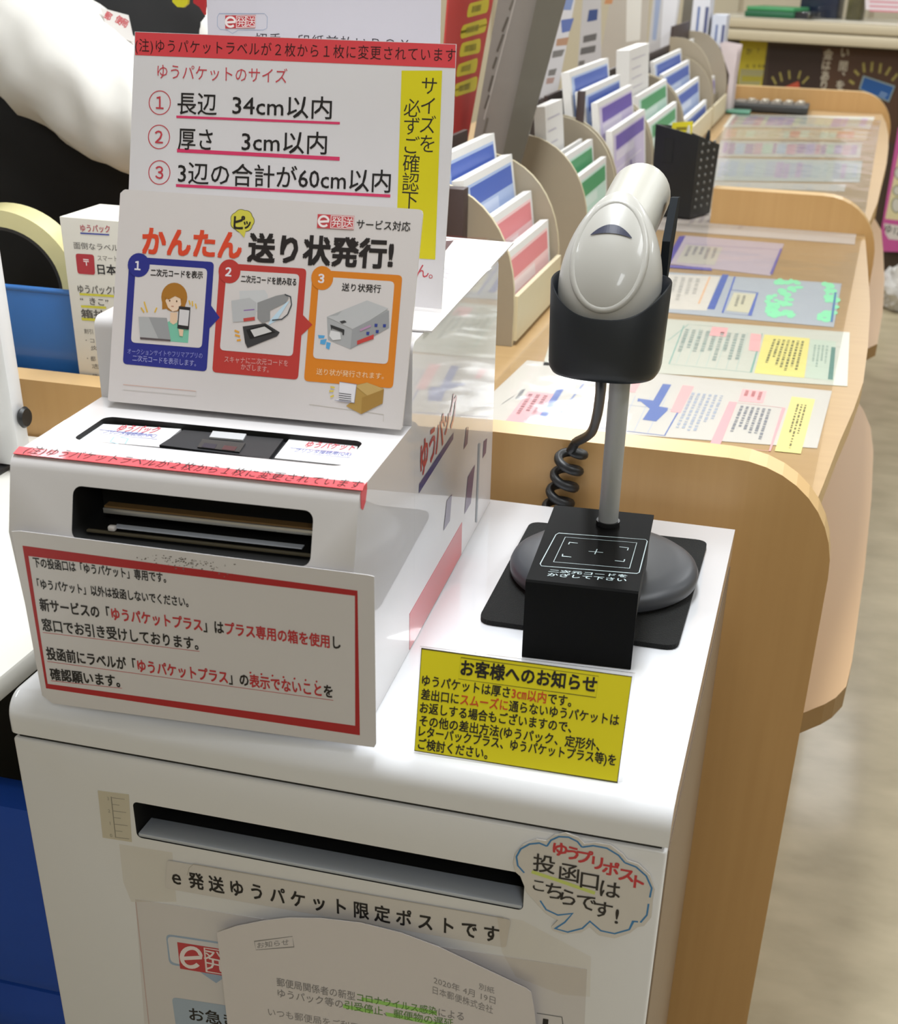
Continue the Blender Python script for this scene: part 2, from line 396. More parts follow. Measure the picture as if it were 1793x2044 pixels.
# lid: rounded front edge, run along X
bm = bmesh.new(); prof = [(-.0004, .0026), (-.0004, .014)]
for k in range(1, 10):
    a = math.radians(90 * k / 9); prof.append((-.0004 + .019 * (1 - math.cos(a)), .014 + .019 * math.sin(a)))
prof += [(DB - .004, ZT), (DB, ZT - .004), (DB, .0026)]
prism(bm, [Vector((W0 - .003, y, z)) for y, z in prof], (W1 - W0 + .0035, 0, 0))
lid = fin('lid', bm, M_WHITE_GLOSS, pb)
bm = bmesh.new(); bm.from_mesh(lid.data)
es = [e for e in bm.edges if all(abs(v.co.x + .24 - (W0 - .003)) < 1e-5 for v in e.verts)]
es = [e for e in es if max(v.co.z for v in e.verts) + FLOOR_Z > .01]
bmesh.ops.bevel(bm, geom=es, offset=.007, segments=4, affect='EDGES', profile=.5)
bm.to_mesh(lid.data); bm.free(); smooth(lid.data, 50)
# things printed and stuck on the front
def front(th=.0003, y=-.00008): return Sheet((0, y, 0), X3, Z3, th)
s = front(); s.basepx([(195, 1578), (257, 1586), (263, 1681), (205, 1672)], mat('yellowed_sticker', '#cfc7b4', .5))
s.line([(222, 1590), (231, 1672)], 1.6, '#8c867a')
for k in range(7):
    y = 1592 + k * 13.2; l = 27 if k % 2 == 0 else 15; s.line([(222 + k * 1.5, y), (222 + k * 1.5 + l, y + l * .13)], 1.3, '#a39c90')
for k, ch in enumerate('3210'): s.char((216 + k * 2, 1594 + k * 24.5), 8, ch, '#a09a8e')
s.obj('ruler_sticker', pb)
M_TAPE = film('yellowed_clear_tape', tint=(.99, .982, .968, 1), gloss=0.0, bump=.03, k=.12)
s = front(.0002, -.0005); s.basepx([(238, 1685), (344, 1702), (352, 1800), (262, 1800), (246, 1760)], M_TAPE); s.obj('clear_tape', pb)
s = front(.0002, -.0011); s.basepx([(992, 1828), (1044, 1838), (1170, 1905), (1180, 1910), (1178, 1990), (1120, 1985), (1030, 1950), (1002, 1900)], M_TAPE); s.obj('clear_tape', pb)
s = front(.0003)
P = [(270, 1795), (1172, 1935), (1160, 2200), (300, 2200)]
s.basepx(P, mat('laminated_notice', '#d9d5d6', .35, coat=.4, var=.012))
s.line([(271, 1800), (309, 2150)], 2, '#c9b3b0')
s.rquad([(331, 1864), (530, 1894), (535, 1958), (338, 1925)], .06, '#9fb3cc'); s.rquad([(334, 1868), (527, 1897), (531, 1954), (341, 1921)], .06, '#dcdadd', 2)
s.ppx([(400, 1940), (432, 1962), (452, 1948)], '#9fb3cc', 3)
logo(s, [(354, 1880), (500, 1903), (504, 1957), (360, 1933)])
s.rquad([(343, 1990), (560, 2024), (570, 2085), (352, 2052)], .05, '#a9b9cc')
s.text((379, 2036), (548, 2062), 24, 'お急ぎの方', .015)
s.line([(1072, 2022), (1122, 2030), (1126, 2060)], 2.2, '#77777a'); s.text((1083, 2050), (1094, 2052), 20, '1', .01)
s.obj('laminated_notice', pb)
s = front(.0002, -.0006); s.rquad([(334, 1717), (1020, 1836), (1010, 1892), (330, 1773)], .01, '#d6d1cc', 0)
s.rquad([(334, 1717), (1020, 1836), (1010, 1892), (330, 1773)], .01, mat('label_strip_paper', '#d8d3cf', .4, coat=.3), 1)
s.line([(374, 1747), (378, 1732), (386, 1725), (1006, 1833)], 1.3, '#b9b2a9', 2)
s.text((345, 1765), (996, 1882), 29, 'ｅ発送ゆうパケット限定ポストです', .022, 3, track=.28)
s.obj('label_strip', pb)

# ---------------------------------------------------------------- loose printed notice in front of the box
s = Sheet((0, -.008, 0), X3, Z3, .0004)
M_LOOSE = mat('white_copy_paper', '#dcd6d6', .65, var=.01)
s.basepx([(433, 1862), (470, 1849), (525, 1838), (575, 1832), (640, 1833), (720, 1842), (800, 1862), (876, 1890), (960, 1930), (1051, 1973), (1060, 1980), (1066, 2010), (1085, 2180), (470, 2180)], M_LOOSE)
s.line([(508, 1879), (584, 1869), (587, 1890), (511, 1896)], 1.2, '#8d8a8a', 1, closed=True); s.text((514, 1893), (577, 1886), 11, 'お知らせ', 0, col='#8a8787')
s.text((866, 1963), (989, 2005), 14, '2020年 4月 19日', 0, col='#8f8a8a'); s.text((956, 1974), (987, 1984), 12, '別紙', 0, col='#8f8a8a')
s.text((864, 1983), (984, 2024), 15, '日本郵便株式会社', 0, col='#8f8a8a')
s.text((553, 1968), (926, 2038), 16, [('郵便局関係者の新型', '#8b8787'), ('コロナウイルス感染', '#5d8a3c'), ('による', '#8b8787')], .004)
s.text((555, 1990), (905, 2052), 16, [('ゆうパック等の', '#8b8787'), ('引受停止', '#5d8a3c'), ('、', '#8b8787'), ('郵便物の遅延', '#5d8a3c')], .004)
for a, b in (((722, 1994), (872, 2022)), ((685, 2008), (745, 2020)), ((770, 2024), (905, 2050))): s.line([a, b], 9, '#9ed66f', 1)
s.text((536, 2027), (790, 2072), 15, 'いつも郵便局をご利用いただき', 0, col='#8f8a8a')
o = s.obj('loose_notice'); setp(o, 'loose sheet of white printed paper with green highlighted lines in front of the post box', 'paper')

# ---------------------------------------------------------------- cloud-shaped sticker
s = front(.0012, -.0008)
def z8(x, y): return (700 + x / 2.561, 1550 + y / 2.561)
cl = [(832, 440), (842, 395), (880, 350), (950, 322), (1000, 330), (1040, 300), (1100, 288), (1165, 312), (1195, 345), (1250, 338), (1330, 352), (1392, 400), (1415, 430), (1470, 448), (1530, 505), (1556, 575), (1545, 640), (1538, 720), (1500, 765), (1468, 770), (1430, 800), (1350, 828), (1270, 812), (1225, 768), (1180, 798), (1090, 808), (1035, 788), (1028, 768), (1060, 735), (1000, 700), (955, 650), (900, 590), (868, 510), (845, 490)]
s.basepx([z8(*p) for p in cl], mat('sticker_paper', '#dcd7d2', .5, coat=.2))
B = '#3f84bd'
for st in ([(888, 492), (855, 455), (848, 410), (870, 370), (915, 345), (965, 340), (1004, 356)], [(1004, 356), (1025, 325), (1065, 307), (1115, 310), (1160, 332), (1183, 361)], [(1183, 361), (1240, 353), (1310, 366), (1370, 402), (1402, 440)], [(1402, 440), (1460, 462), (1512, 508), (1540, 570), (1530, 618)], [(1524, 650), (1515, 708), (1482, 746)], [(1470, 742), (1445, 740), (1425, 782), (1350, 803), (1280, 788), (1224, 740), (1185, 776), (1110, 795), (1046, 777), (1095, 745), (1135, 700), (1060, 708), (1000, 680), (970, 634)]):
    s.line([z8(*p) for p in st], 3.6, B, 1)
s.line([z8(926, 486), z8(1060, 530), z8(1250, 596)], 8, '#d3e07a', 1)
for k, (ch, x, y) in enumerate((('ゆ', 1072, 372), ('う', 1135, 392), ('プ', 1198, 410), ('リ', 1262, 442), ('ポ', 1330, 470), ('ス', 1410, 505), ('ト', 1475, 540))): s.char(z8(x, y), 26, ch, '#cf3f45', .03)
for ch, x, y in (('投', 990, 445), ('函', 1118, 492), ('口', 1222, 535), ('は', 1328, 578)): s.char(z8(x, y), 34, ch, '#2a2626', .01, 3)
for ch, x, y, h in (('こ', 962, 558, 24), ('ち', 1040, 585, 32), ('ら', 1112, 618, 32), ('で', 1205, 645, 32), ('す', 1290, 680, 32), ('!', 1362, 715, 36)): s.char(z8(x, y), h, ch, '#2a2626', .01, 3)
o = s.obj('paper_sticker'); setp(o, 'white cloud-shaped paper sticker outlined in blue, right of the post box slot', 'sticker')

# ================================================================ the label printer
PA = Vector((.2605, .0689, ZT)); TH = math.radians(2.87)
PE = Vector((math.cos(TH), math.sin(TH), 0)); PD = Vector((-math.sin(TH), math.cos(TH), 0))
def PW(u, v, z): return PA + PE * u + PD * v + Z3 * z
UL = -.2385
pr = thing('label_printer', 'white glossy label printer with low front and tall back, standing on the post box', 'printer', PA + PE * (UL / 2) + PD * .18, rotz=TH)
def arc(c, r, a0, a1, n=6): return [(c[0] + r * math.cos(math.radians(a0 + (a1 - a0) * k / n)), c[1] + r * math.sin(math.radians(a0 + (a1 - a0) * k / n))) for k in range(n + 1)]
ptsL = [(-.046, .0005), (-.058, .132)] + arc((-.0345, .170), .0100, 165, 90, 5) + [(.1, .18), (.1, .0005)]
ptsH = [(.1001, .0005), (.1001, .1801), (.091, .1801)] + arc((.1010, .230), .0085, 180, 90, 5) + [(.402, .2385), (.411, .2300), (.411, .0005)]
bm = bmesh.new(); prism(bm, [PW(UL, v, z) for v, z in ptsL], PE * -UL); low = fin('front_housing', bm, [M_PRINTER, M_DARK], pr, 35)
def cutter(o, fn):
    bm = bmesh.new(); fn(bm); bmesh.ops.recalc_face_normals(bm, faces=bm.faces[:]); me = bpy.data.meshes.new('cut'); bm.to_mesh(me); bm.free()
    me.materials.append(M_PRINTER); me.materials.append(M_DARK); [setattr(p, 'material_index', 1) for p in me.polygons]; me.transform(WM[pr.name].inverted()); c = bpy.data.objects.new('cut', me); COL.objects.link(c); c.matrix_world = WM[pr.name]; boolean_cut(o, c)
US0, US1, ZS0, ZS1 = -.1935, -.0290, .1318, .1655
cutter(low, lambda bm: prism(bm, [PW(u, -.09, z) for u, z in rrect(US0, ZS0, US1, ZS1, .006)], PD * .15))
cutter(low, lambda bm: prism(bm, [PW(u, v, .1735) for u, v in rrect(-.2150, -.0020, -.0235, .0500, .007)], Z3 * .03))
smooth(low.data, 30)
bm = bmesh.new(); prism(bm, [PW(UL, v, z) for v, z in ptsH], PE * -UL); fin('rear_housing', bm, M_PRINTER, pr, 35)
def pbox(name, m, u0, u1, v0, v1, z0, z1, bev=0, parent=pr):
    bm = bmesh.new(); box(bm, u0, u1, v0, v1, z0, z1, bev, 0, Matrix.Translation(PA) @ Matrix.Rotation(TH, 4, 'Z')); return fin(name, bm, m, parent, 40 if bev else None)
# paper outlet
so = pbox('paper_outlet', M_DARK, US0 + .0005, US1 - .0005, -.010, .0595, ZS0 + .0004, ZS1 - .0004)
pbox('tear_bar', mat('bright_tear_bar', '#c9c8c4', .25, metal=.6), US0 + .012, US1 - .0008, -.0335, -.0315, ZS0 + .0105, ZS0 + .0142, .0004, so)
pbox('guide_plate', mat('brown_guide_plate', '#8a6a41', .5), US0 + .012, US1 - .0008, -.0312, -.0235, ZS0 + .0128, ZS0 + .0150, 0, so)
pbox('label_strip', mat('blue_edged_label', '#c3cbdb', .5), US0 + .024, US1 - .010, -.0440, -.0385, ZS0 + .0052, ZS0 + .0060, 0, so)
pbox('lower_guide', mat('dull_guide', '#57503f', .5), US0 + .006, US1 - .003, -.0480, -.0450, ZS0 + .0022, ZS0 + .0034, 0, so)
pbox('paper_curl', M_PAPER, US0 + .021, US0 + .026, -.0475, -.0430, ZS0 + .0040, ZS0 + .0075, .001, so)
# window on top with cards
wz = .1737
tr = pbox('top_tray', mat('black_gasket', '#17171a', .5), -.2146, -.0239, -.0016, .0496, .1736, .1742)
def topsheet(z, th): return Sheet(PW(0, 0, z), PE, PD, th)
def card(name, q, lay=0):
    s = topsheet(.1744, .0018); s.basepx(q, mat('white_card', '#e4e2e4', .4, coat=.4)); return s
s = card('c', [(206, 846), (362, 856), (318, 892), (150, 878)])
s.text((228, 861), (308, 866), 13, [('ゆうパック', '#cf5560')], .015); s.line([(220, 861), (304, 869)], 1.5, '#5560b0')
s.line([(199, 858), (318, 869), (314, 877), (194, 866)], .8, '#8a90c8', 2, closed=True); s.text((203, 865), (308, 874), 7, 'プリンタ接続用(NFC)', 0, col='#6a72b4')
s.line([(228, 872), (220, 882), (236, 886)], 3, '#9fc6da'); s.line([(240, 872), (256, 876), (250, 886)], 3, '#9fc6da')
s.obj('instruction_card', tr)
s = card('c', [(578, 876), (716, 884), (704, 930), (548, 914)])
s.text((606, 893), (704, 900), 12, [('ゆうパケット', '#cf5560')], .012); s.line([(602, 896), (702, 904)], 1.2, '#d07080')
s.line([(580, 894), (702, 906), (699, 914), (577, 902)], .8, '#8a90c8', 2, closed=True); s.text((586, 902), (698, 911), 7, 'プリンタ接続用(QR)', 0, col='#6a72b4')
s.obj('instruction_card', tr)
s = topsheet(.1744, .0030); s.basepx([(366, 858), (566, 876), (536, 916), (318, 888)], mat('black_module', '#26272a', .4))
s.obj('reader_module', tr)
s = topsheet(.1776, .0012); s.basepx([(425, 860), (492, 866), (485, 878), (418, 872)], '#b9babd'); s.obj('grey_label', tr)
s = topsheet(.1776, .0008); s.basepx([(404, 876), (490, 884), (478, 902), (394, 892)], mat('dark_lens', '#0b0b0d', .15, coat=.5))
s.ppx([(408, 884), (434, 887), (428, 896), (402, 892)], '#2a2430'); s.ppx([(448, 889), (474, 892), (468, 900), (442, 897)], '#4a2426'); s.obj('reader_lens', tr)
# red tape strip along the front edge
s = topsheet(.1803, .0003); s.basepx([(38, 891), (728, 964), (724, 979), (26, 905)], mat('red_tape', '#d84d55', .5, coat=.2))
s.text((44, 904), (716, 976), 13, '(注)ゆうパケットラベルが２枚から１枚に変更されています', .0, col='#3a1618', track=.04); tp = s.obj('red_tape', pr)
s = Sheet(PW(.0001, 0, 0), PD, Z3, .0003); s.base([(-.0405, .178), (-.036, .1806), (-.0262, .1806), (-.0262, .176), (-.030, .1685), (-.036, .1655), (-.040, .168)], MATS['red_tape']); s.obj('tape_end', tp)
# printing on the right-hand side
s = Sheet(PW(0, 0, 0), PD, Z3, .0002)
s.base([(.086, .001), (.2755, .001), (.2755, .0325), (.086, .0325)], mat('side_red', '#c23038', .35, coat=.55, coat_rough=.03, var=0))
MB_ = mat('side_navy', '#25246e', .35, coat=.55, coat_rough=.03, var=0); MR_ = mat('side_crimson', '#b5323c', .35, coat=.55, coat_rough=.03, var=0); MPU = mat('side_purple', '#54416f', .35, coat=.55, coat_rough=.03, var=0)
def zz(x, y): return (740 + x / 5.977, 720 + y / 5.977)
s.ppx([zz(580, 1470), zz(990, 855), zz(985, 935), zz(575, 1585)], MB_)
for ch, x, y, h in (('ゆ', 640, 1140, 56), ('う', 735, 1000, 50), ('パ', 825, 870, 52), ('ッ', 905, 760, 40), ('ク', 985, 590, 56)):
    v, f, a_ = glyph(ch, .02); c = s.L(*zz(x, y)); hh = .031 if ch != 'ッ' else .022; ww = .030
    k = len(s.V); mxx = (min(q[0] for q in v) + max(q[0] for q in v)) / 2; myy = (min(q[1] for q in v) + max(q[1] for q in v)) / 2; i = s.mi(MR_)
    for q in v: s.V.append(s.W(c[0] + (q[0] - mxx) * ww, c[1] + (q[1] - myy) * hh, s.t + .0002 + q[2]))
    for g in f: s.F.append((tuple(k + t for t in g), i))
for q in ([(1140, 800), (1170, 790), (1155, 990), (1110, 1060)], [(1350, 960), (1390, 925), (1375, 1100), (1335, 1165)], [(1160, 1385), (1245, 1240), (1195, 1700), (1120, 1830)], [(910, 1670), (970, 1590), (945, 1910), (870, 2030)]):
    s.ppx([zz(*p) for p in q], MPU)
s.ppx([zz(1285, 990), zz(1310, 980), zz(1270, 1930), zz(1250, 1930)], mat('side_seam', '#8d9297', .4, var=0))
s.obj('side_printing', pr)
# sheets lying on the top under clear film
s = Sheet(PW(0, 0, .2390), PE, PD, .0012)
s.base([(-.232, .120), (.0062, .124), (.0040, .462), (-.200, .480)], M_PAPER)
s.ppx([(878, 482), (906, 480), (890, 500), (878, 505)], '#4a3a3a'); s.line([(885, 476), (905, 478), (925, 478)], 3, '#d8655f')
s.dashes([(880, 530), (905, 535), (905, 560), (880, 556)], 3, '#b5b3b8')
setp(s.obj('paper_sheet'), 'white printed sheets lying flat on top of the tall back of the printer', 'paper')
bm = bmesh.new(); n = 16; m = 22; g = []
for i in range(n + 1):
    row = []
    for j in range(m + 1):
        u = -.236 + .243 * i / n; v = .122 + .342 * j / m
        p = PW(u + (.005 * noise.noise(Vector((v * 60, 3, 0))) if i == n else 0), v, .2420 + .0022 * abs(noise.noise(Vector((u * 25, v * 40, 1)))) + (-.004 * (.5 + noise.noise(Vector((v * 55, 9, 2)))) if i == n else 0) * .4)
        row.append(bm.verts.new(p))
    g.append(row)
for i in range(n):
    for j in range(m): bm.faces.new((g[i][j], g[i + 1][j], g[i + 1][j + 1], g[i][j + 1]))
setp(fin('plastic_film', bm, M_FILM, None, 180), 'crinkled clear plastic film over the papers on top of the printer', 'film')

# ================================================================ the signs
def lean_sheet(O, a, th, yaw=TH):
    ex = Vector((math.cos(yaw), math.sin(yaw), 0)); dd = Vector((-math.sin(yaw), math.cos(yaw), 0)); a = math.radians(a)
    return Sheet(O, ex, dd * math.sin(a) + Z3 * math.cos(a), th)
M_BOARD = mat('sign_board', '#d6d0cf', .45, var=.01, coat=.15)
M_LAM = mat('laminated_paper', '#dcd9dc', .4, var=.01, coat=.25)
INK = '#221c1d'
# --- three-step instruction board standing on the printer's low front
s = lean_sheet(PW(0, .0700, .1812), 20.3, .002)
def z4(x, y): return (200 + x / 2.561, 370 + y / 2.561)
s.base([s.L(*p) for p in [(246, 380), (250, 378)]] + [s.L(*p) for p in [(836, 418), (842, 420), (844, 427), (803, 852), (799, 858), (221, 801), (215, 798), (216, 790), (240, 386)]], M_BOARD)
OR, RD, BL = '#d8801f', '#b93a35', '#2b3086'
s.text(z4(212, 352), z4(722, 378), 52, [('かんたん', '#d9492c')], .035)
s.text(z4(750, 388), z4(1495, 425), 53, [('送り状発行', INK), ('!', INK)], .035)
s.poly([s.L(*z4(727 + (58 + 5 * abs(math.cos(3.5 * a))) * math.cos(a), 182 + (56 + 5 * abs(math.cos(3.5 * a))) * math.sin(a))) for a in [2 * math.pi * k / 84 for k in range(84)]], '#5a5420', 1)
s.poly([s.L(*z4(727 + (55 + 5 * abs(math.cos(3.5 * a))) * math.cos(a), 182 + (53 + 5 * abs(math.cos(3.5 * a))) * math.sin(a))) for a in [2 * math.pi * k / 84 for k in range(84)]], '#d2c94c', 2)
s.ppx([z4(706, 233), z4(745, 233), z4(737, 268)], '#d2c94c', 2)
s.char(z4(712, 190), 27, 'ピ', INK, .03, 3); s.char(z4(752, 203), 19, 'ッ', INK, .03, 3)
logo(s, [z4(1113, 147), z4(1301, 157), z4(1297, 228), z4(1109, 218)])
s.text(z4(1310, 222), z4(1585, 236), 18, 'サービス対応', .012)
def panel(q, qi, col, num, arrow):
    s.rquad([z4(*p) for p in q], .05, col, 1); s.rquad([z4(*p) for p in qi], .06, M_BOARD, 2)
    c = z4(qi[0][0] + 14, qi[0][1] + 8); s.ell(c, 22, 24, col, 3)
    s.char((c[0] - 2, c[1] + 1), 20, num, '#e8e4ea', .03, 4)
    if arrow: s.ppx([z4(*p) for p in arrow], col, 2)
panel([(150, 364), (583, 392), (545, 952), (116, 913)], [(184, 400), (549, 426), (520, 832), (158, 803)], BL, '１', [(556, 598), (612, 676), (552, 738)])
panel([(612, 396), (1056, 426), (1012, 994), (573, 955)], [(648, 432), (1020, 455), (985, 874), (612, 842)], RD, '２', [(1030, 655), (1086, 713), (1028, 768)])
panel([(1088, 431), (1546, 460), (1497, 1038), (1042, 1000)], [(1122, 466), (1506, 492), (1471, 914), (1088, 884)], OR, '３', None)
s.text(z4(258, 464), z4(525, 478), 14, '二次元コードを表示', .02, 4); s.text(z4(720, 496), z4(1003, 514), 14, '二次元コードを読み取る', .02, 4); s.text(z4(1235, 540), z4(1435, 550), 15, '送り状発行', .015, 4)
s.text(z4(140, 862), z4(523, 886), 11, 'オークションサイトやフリマアプリの', 0, 3, '#8d90cf'); s.text(z4(165, 898), z4(490, 926), 12, '二次元コードを表示します。', .0, 3, '#a2a4d8')
s.text(z4(635, 904), z4(960, 926), 12, 'スキャナに二次元コードを', 0, 3, '#dba5a0'); s.text(z4(720, 942), z4(862, 958), 12, 'かざします。', 0, 3, '#dba5a0')
s.text(z4(1105, 967), z4(1450, 992), 12, '送り状が発行されます。', 0, 3, '#f0d3ac')
# little pictures in the three panels
P4 = lambda pts, m, l: s.ppx([z4(*p) for p in pts], m, l)
P4([(342, 700), (365, 690), (405, 690), (440, 705), (455, 740), (450, 806), (355, 798)], '#7bc0a6', 3)
P4([(360, 650), (395, 650), (395, 700), (375, 712), (358, 700)], '#e3c3a5', 4)
s.ell(z4(380, 572), 26, 29, '#a8722a', 4); P4([(318, 560), (440, 570), (434, 640), (415, 618), (345, 630), (318, 634)], '#a8722a', 4)
P4([(335, 590), (350, 568), (385, 560), (412, 580), (415, 610), (395, 640), (372, 645), (348, 625)], '#e8cdb4', 5)
s.ell(z4(357, 590), 1.4, 2, '#5a3a1c', 6, 8); s.ell(z4(393, 593), 1.4, 2, '#5a3a1c', 6, 8); s.line([z4(365, 618), z4(378, 619)], 1, '#b5654f', 6)
P4([(330, 570), (352, 545), (400, 545), (425, 585), (385, 566), (350, 585)], '#a8722a', 6)
P4([(198, 672), (342, 678), (362, 790), (206, 780)], '#9a9b9d', 4); P4([(198, 672), (250, 675), (300, 786), (206, 780)], '#b1b2b3', 5); P4([(205, 776), (362, 789), (360, 798), (206, 787)], '#5b5153', 5)
P4([(404, 618), (463, 624), (455, 738), (396, 731)], '#2c2a2d', 6); P4([(408, 634), (458, 640), (451, 720), (402, 713)], '#d4d1d2', 7)
P4([(402, 735), (428, 738), (424, 772), (408, 770)], '#e3c3a5', 6)
for q in ([(210, 625), (226, 650)], [(226, 595), (243, 650)], [(291, 625), (280, 650)], [(455, 588), (462, 610)], [(472, 592), (474, 618)], [(488, 605), (494, 630)]): s.line([z4(*p) for p in q], 2.6, '#e2b53e', 4)
P4([(712, 540), (842, 535), (858, 560), (858, 640), (720, 650)], '#c9cacc', 3); P4([(672, 590), (765, 575), (800, 600), (795, 690), (680, 700)], '#b9babc', 4)
P4([(733, 680), (792, 672), (792, 690), (735, 697)], '#bf4a44', 5); s.line([z4(735, 640), z4(790, 635)], 2, '#8b66a5', 5)
P4([(805, 600), (900, 565), (950, 555), (965, 575), (950, 600), (870, 640), (870, 690), (830, 705), (805, 680)], '#8f8f90', 5)
P4([(870, 690), (950, 600), (970, 590), (905, 690), (860, 715)], '#bfd9ea', 4)
s.line([z4(*p) for p in [(945, 558), (975, 570), (980, 610), (960, 660), (930, 685), (880, 690)]], 2.2, '#3b3f46', 6)
P4([(730, 722), (845, 705), (920, 752), (905, 772), (755, 832), (742, 805)], '#3a393b', 5); P4([(748, 738), (845, 712), (898, 752), (768, 786)], '#1f1e20', 6); P4([(770, 740), (842, 722), (880, 748), (790, 775)], '#cfcdcc', 7)
for q in ([(688, 742), (712, 752)], [(690, 765), (716, 772)], [(700, 793), (720, 790)]): s.line([z4(*p) for p in q], 3.6, '#e0a03a', 4)
P4([(1160, 672), (1360, 590), (1475, 640), (1478, 728), (1280, 838), (1165, 790)], '#a9aaac', 3); P4([(1160, 672), (1215, 665), (1240, 640), (1365, 588), (1475, 630), (1330, 722), (1290, 735)], '#bcbdbf', 4); P4([(1290, 735), (1478, 640), (1478, 728), (1280, 838)], '#999a9d', 4)
P4([(1225, 696), (1250, 690), (1262, 700), (1238, 708)], '#3a3a3c', 5); P4([(1178, 712), (1250, 738), (1248, 765), (1240, 765), (1240, 752), (1186, 730), (1184, 745)], '#333335', 5)
P4([(1180, 742), (1228, 752), (1232, 788), (1190, 792), (1172, 770)], '#d9d9da', 5)
P4([(1315, 795), (1400, 762), (1400, 785), (1315, 815)], '#c4433f', 6); s.line([z4(1330, 742), z4(1385, 718)], 4, '#b58fb0', 6)
for x, y in ((1412, 716), (1455, 718), (1370, 757), (1418, 748)): P4([(x - 8, y - 8), (x + 8, y - 8), (x + 6, y + 8), (x - 8, y + 8)], '#33418f', 6)
for q in ([(1115, 765), (1150, 768), (1145, 782), (1118, 782)], [(1128, 790), (1160, 785), (1150, 815), (1125, 810)], [(1158, 800), (1180, 806), (1172, 840), (1155, 832)]): P4(q, '#56a3d6', 4)
P4([(1305, 1020), (1360, 1010), (1452, 1040), (1445, 1115), (1335, 1170), (1258, 1128), (1300, 1095)], '#b08d4b', 3); P4([(1305, 1025), (1365, 1008), (1452, 1040), (1375, 1082)], '#c3a365', 4); P4([(1340, 1085), (1452, 1042), (1445, 1115), (1335, 1170)], '#a37e3e', 4)
P4([(1225, 1005), (1312, 1018), (1300, 1112), (1200, 1098), (1222, 1090)], '#e1dfe4', 5); s.line([z4(*p) for p in [(1225, 1005), (1312, 1018), (1300, 1112), (1200, 1098)]], .8, '#8d8fa8', 6)
for k in range(4): s.line([z4(1222, 1062 + 11 * k), z4(1285, 1070 + 11 * k)], 1.4, '#55545c', 6)
for q in ([(1178, 1030), (1200, 1035)], [(1172, 1052), (1195, 1052)], [(1178, 1082), (1196, 1074)]): s.line([z4(*p) for p in q], 3, '#dcc24a', 4)
s.line([z4(118, 1018), z4(490, 1052)], 1.2, '#d7b4a8', 1); s.line([z4(118, 1045), z4(490, 1078), z4(492, 1052)], .9, '#c4bfba', 1)
s.line([z4(1070, 1120), z4(1450, 1172), z4(1448, 1208)], 1.2, '#bdb6ad', 1)
setp(s.obj('instruction_sign'), 'white instruction board with blue, red and orange panels leaning on the printer', 'sign')

# --- size notice standing on the printer's top
pb_ = on(880, 617, 'z', ZT + .2425); vv = (pb_ - PA).dot(PD)
s = lean_sheet(PW(0, vv, .2425), 12.9, .0012)
def z2(x, y): return (250 + x / 2.561, y / 2.561)
s.basepx([(269, 63), (911, 88), (905, 250), (881, 617), (250, 560)], M_LAM)
s.ppx([(270, 64), (910, 89), (909, 136), (270, 110)], '#d5434a', 1)
s.text((270, 103), (909, 124), 25, '(注)ゆうパケットラベルが２枚から１枚に変更されています', .0, col='#2a1416', track=.06)
s.text(z2(165, 402), z2(828, 428), 28, 'ゆうパケットのサイズ', .0, col='#c3404c')
for (cx, cy), dg_ in zip(((177, 525), (173, 700), (175, 882)), '１２３'):
    s.ell(z2(cx, cy), 22, 24.5, '#c3404c', 1, 36, ring=1.8); s.char(z2(cx, cy), 29, dg_, '#c3404c', .012)
s.text(z2(268, 583), z2(468, 590), 42, '長辺', .006); s.text(z2(548, 590), z2(1055, 610), 42, '34cm以内', .006)
s.text(z2(270, 764), z2(447, 772), 42, '厚さ', .006); s.text(z2(595, 776), z2(1030, 790), 42, '3cm以内', .006)
s.text(z2(270, 938), z2(1355, 986), 42, '3辺の合計が60cm以内', .006)
for a, b, w_ in (((262, 597), (1098, 630), 4.2), ((265, 769), (1097, 812), 6.5), ((260, 948), (1356, 1002), 5)): s.line([z2(*a), z2(*b)], w_, '#d63a68', 1)
s.ppx([(802, 141), (883, 141), (869, 518), (790, 513)], '#d8cc12', 1)
for ch, x, y in (('サ', 1555, 440), ('イ', 1548, 540), ('ズ', 1548, 635), ('を', 1545, 735), ('必', 1468, 552), ('ず', 1465, 645), ('ご', 1467, 740), ('確', 1463, 835), ('認', 1460, 930), ('下', 1455, 1025)): s.char(z2(x, y), 35, ch, INK, 0)
s.char((844, 541), 27, 'ん', '#c3404c', .0); s.char((860, 552), 24, '。', '#c3404c', .0)
setp(s.obj('size_sign'), 'white size notice with red heading strip and yellow side strip standing on the printer', 'sign')

# --- white card behind it
s = lean_sheet(PW(0, .395, .2425), 4, .0015)
s.base([s.L(408, -150), s.L(883, -150)] + [(s.L(882, 90)[0], 0), (s.L(410, 75)[0], 0)], mat('white_card_stock', '#d6d3de', .5, var=.01))
s.line([(438, 27), (528, 27), (534, 34), (533, 56), (526, 60), (476, 60), (464, 67), (454, 60), (440, 59), (434, 52), (434, 34)], 1, '#a9b4cf', 1, closed=True)
logo(s, [(450, 31), (511, 30), (510, 56), (450, 57)])
s.text((510, 86), (816, 99), 20, '切手・印紙前払いＢＯＸ', .0, col='#46434a', track=.1)
setp(s.obj('white_sign'), 'plain white card with small red logo standing behind the size notice', 'sign')

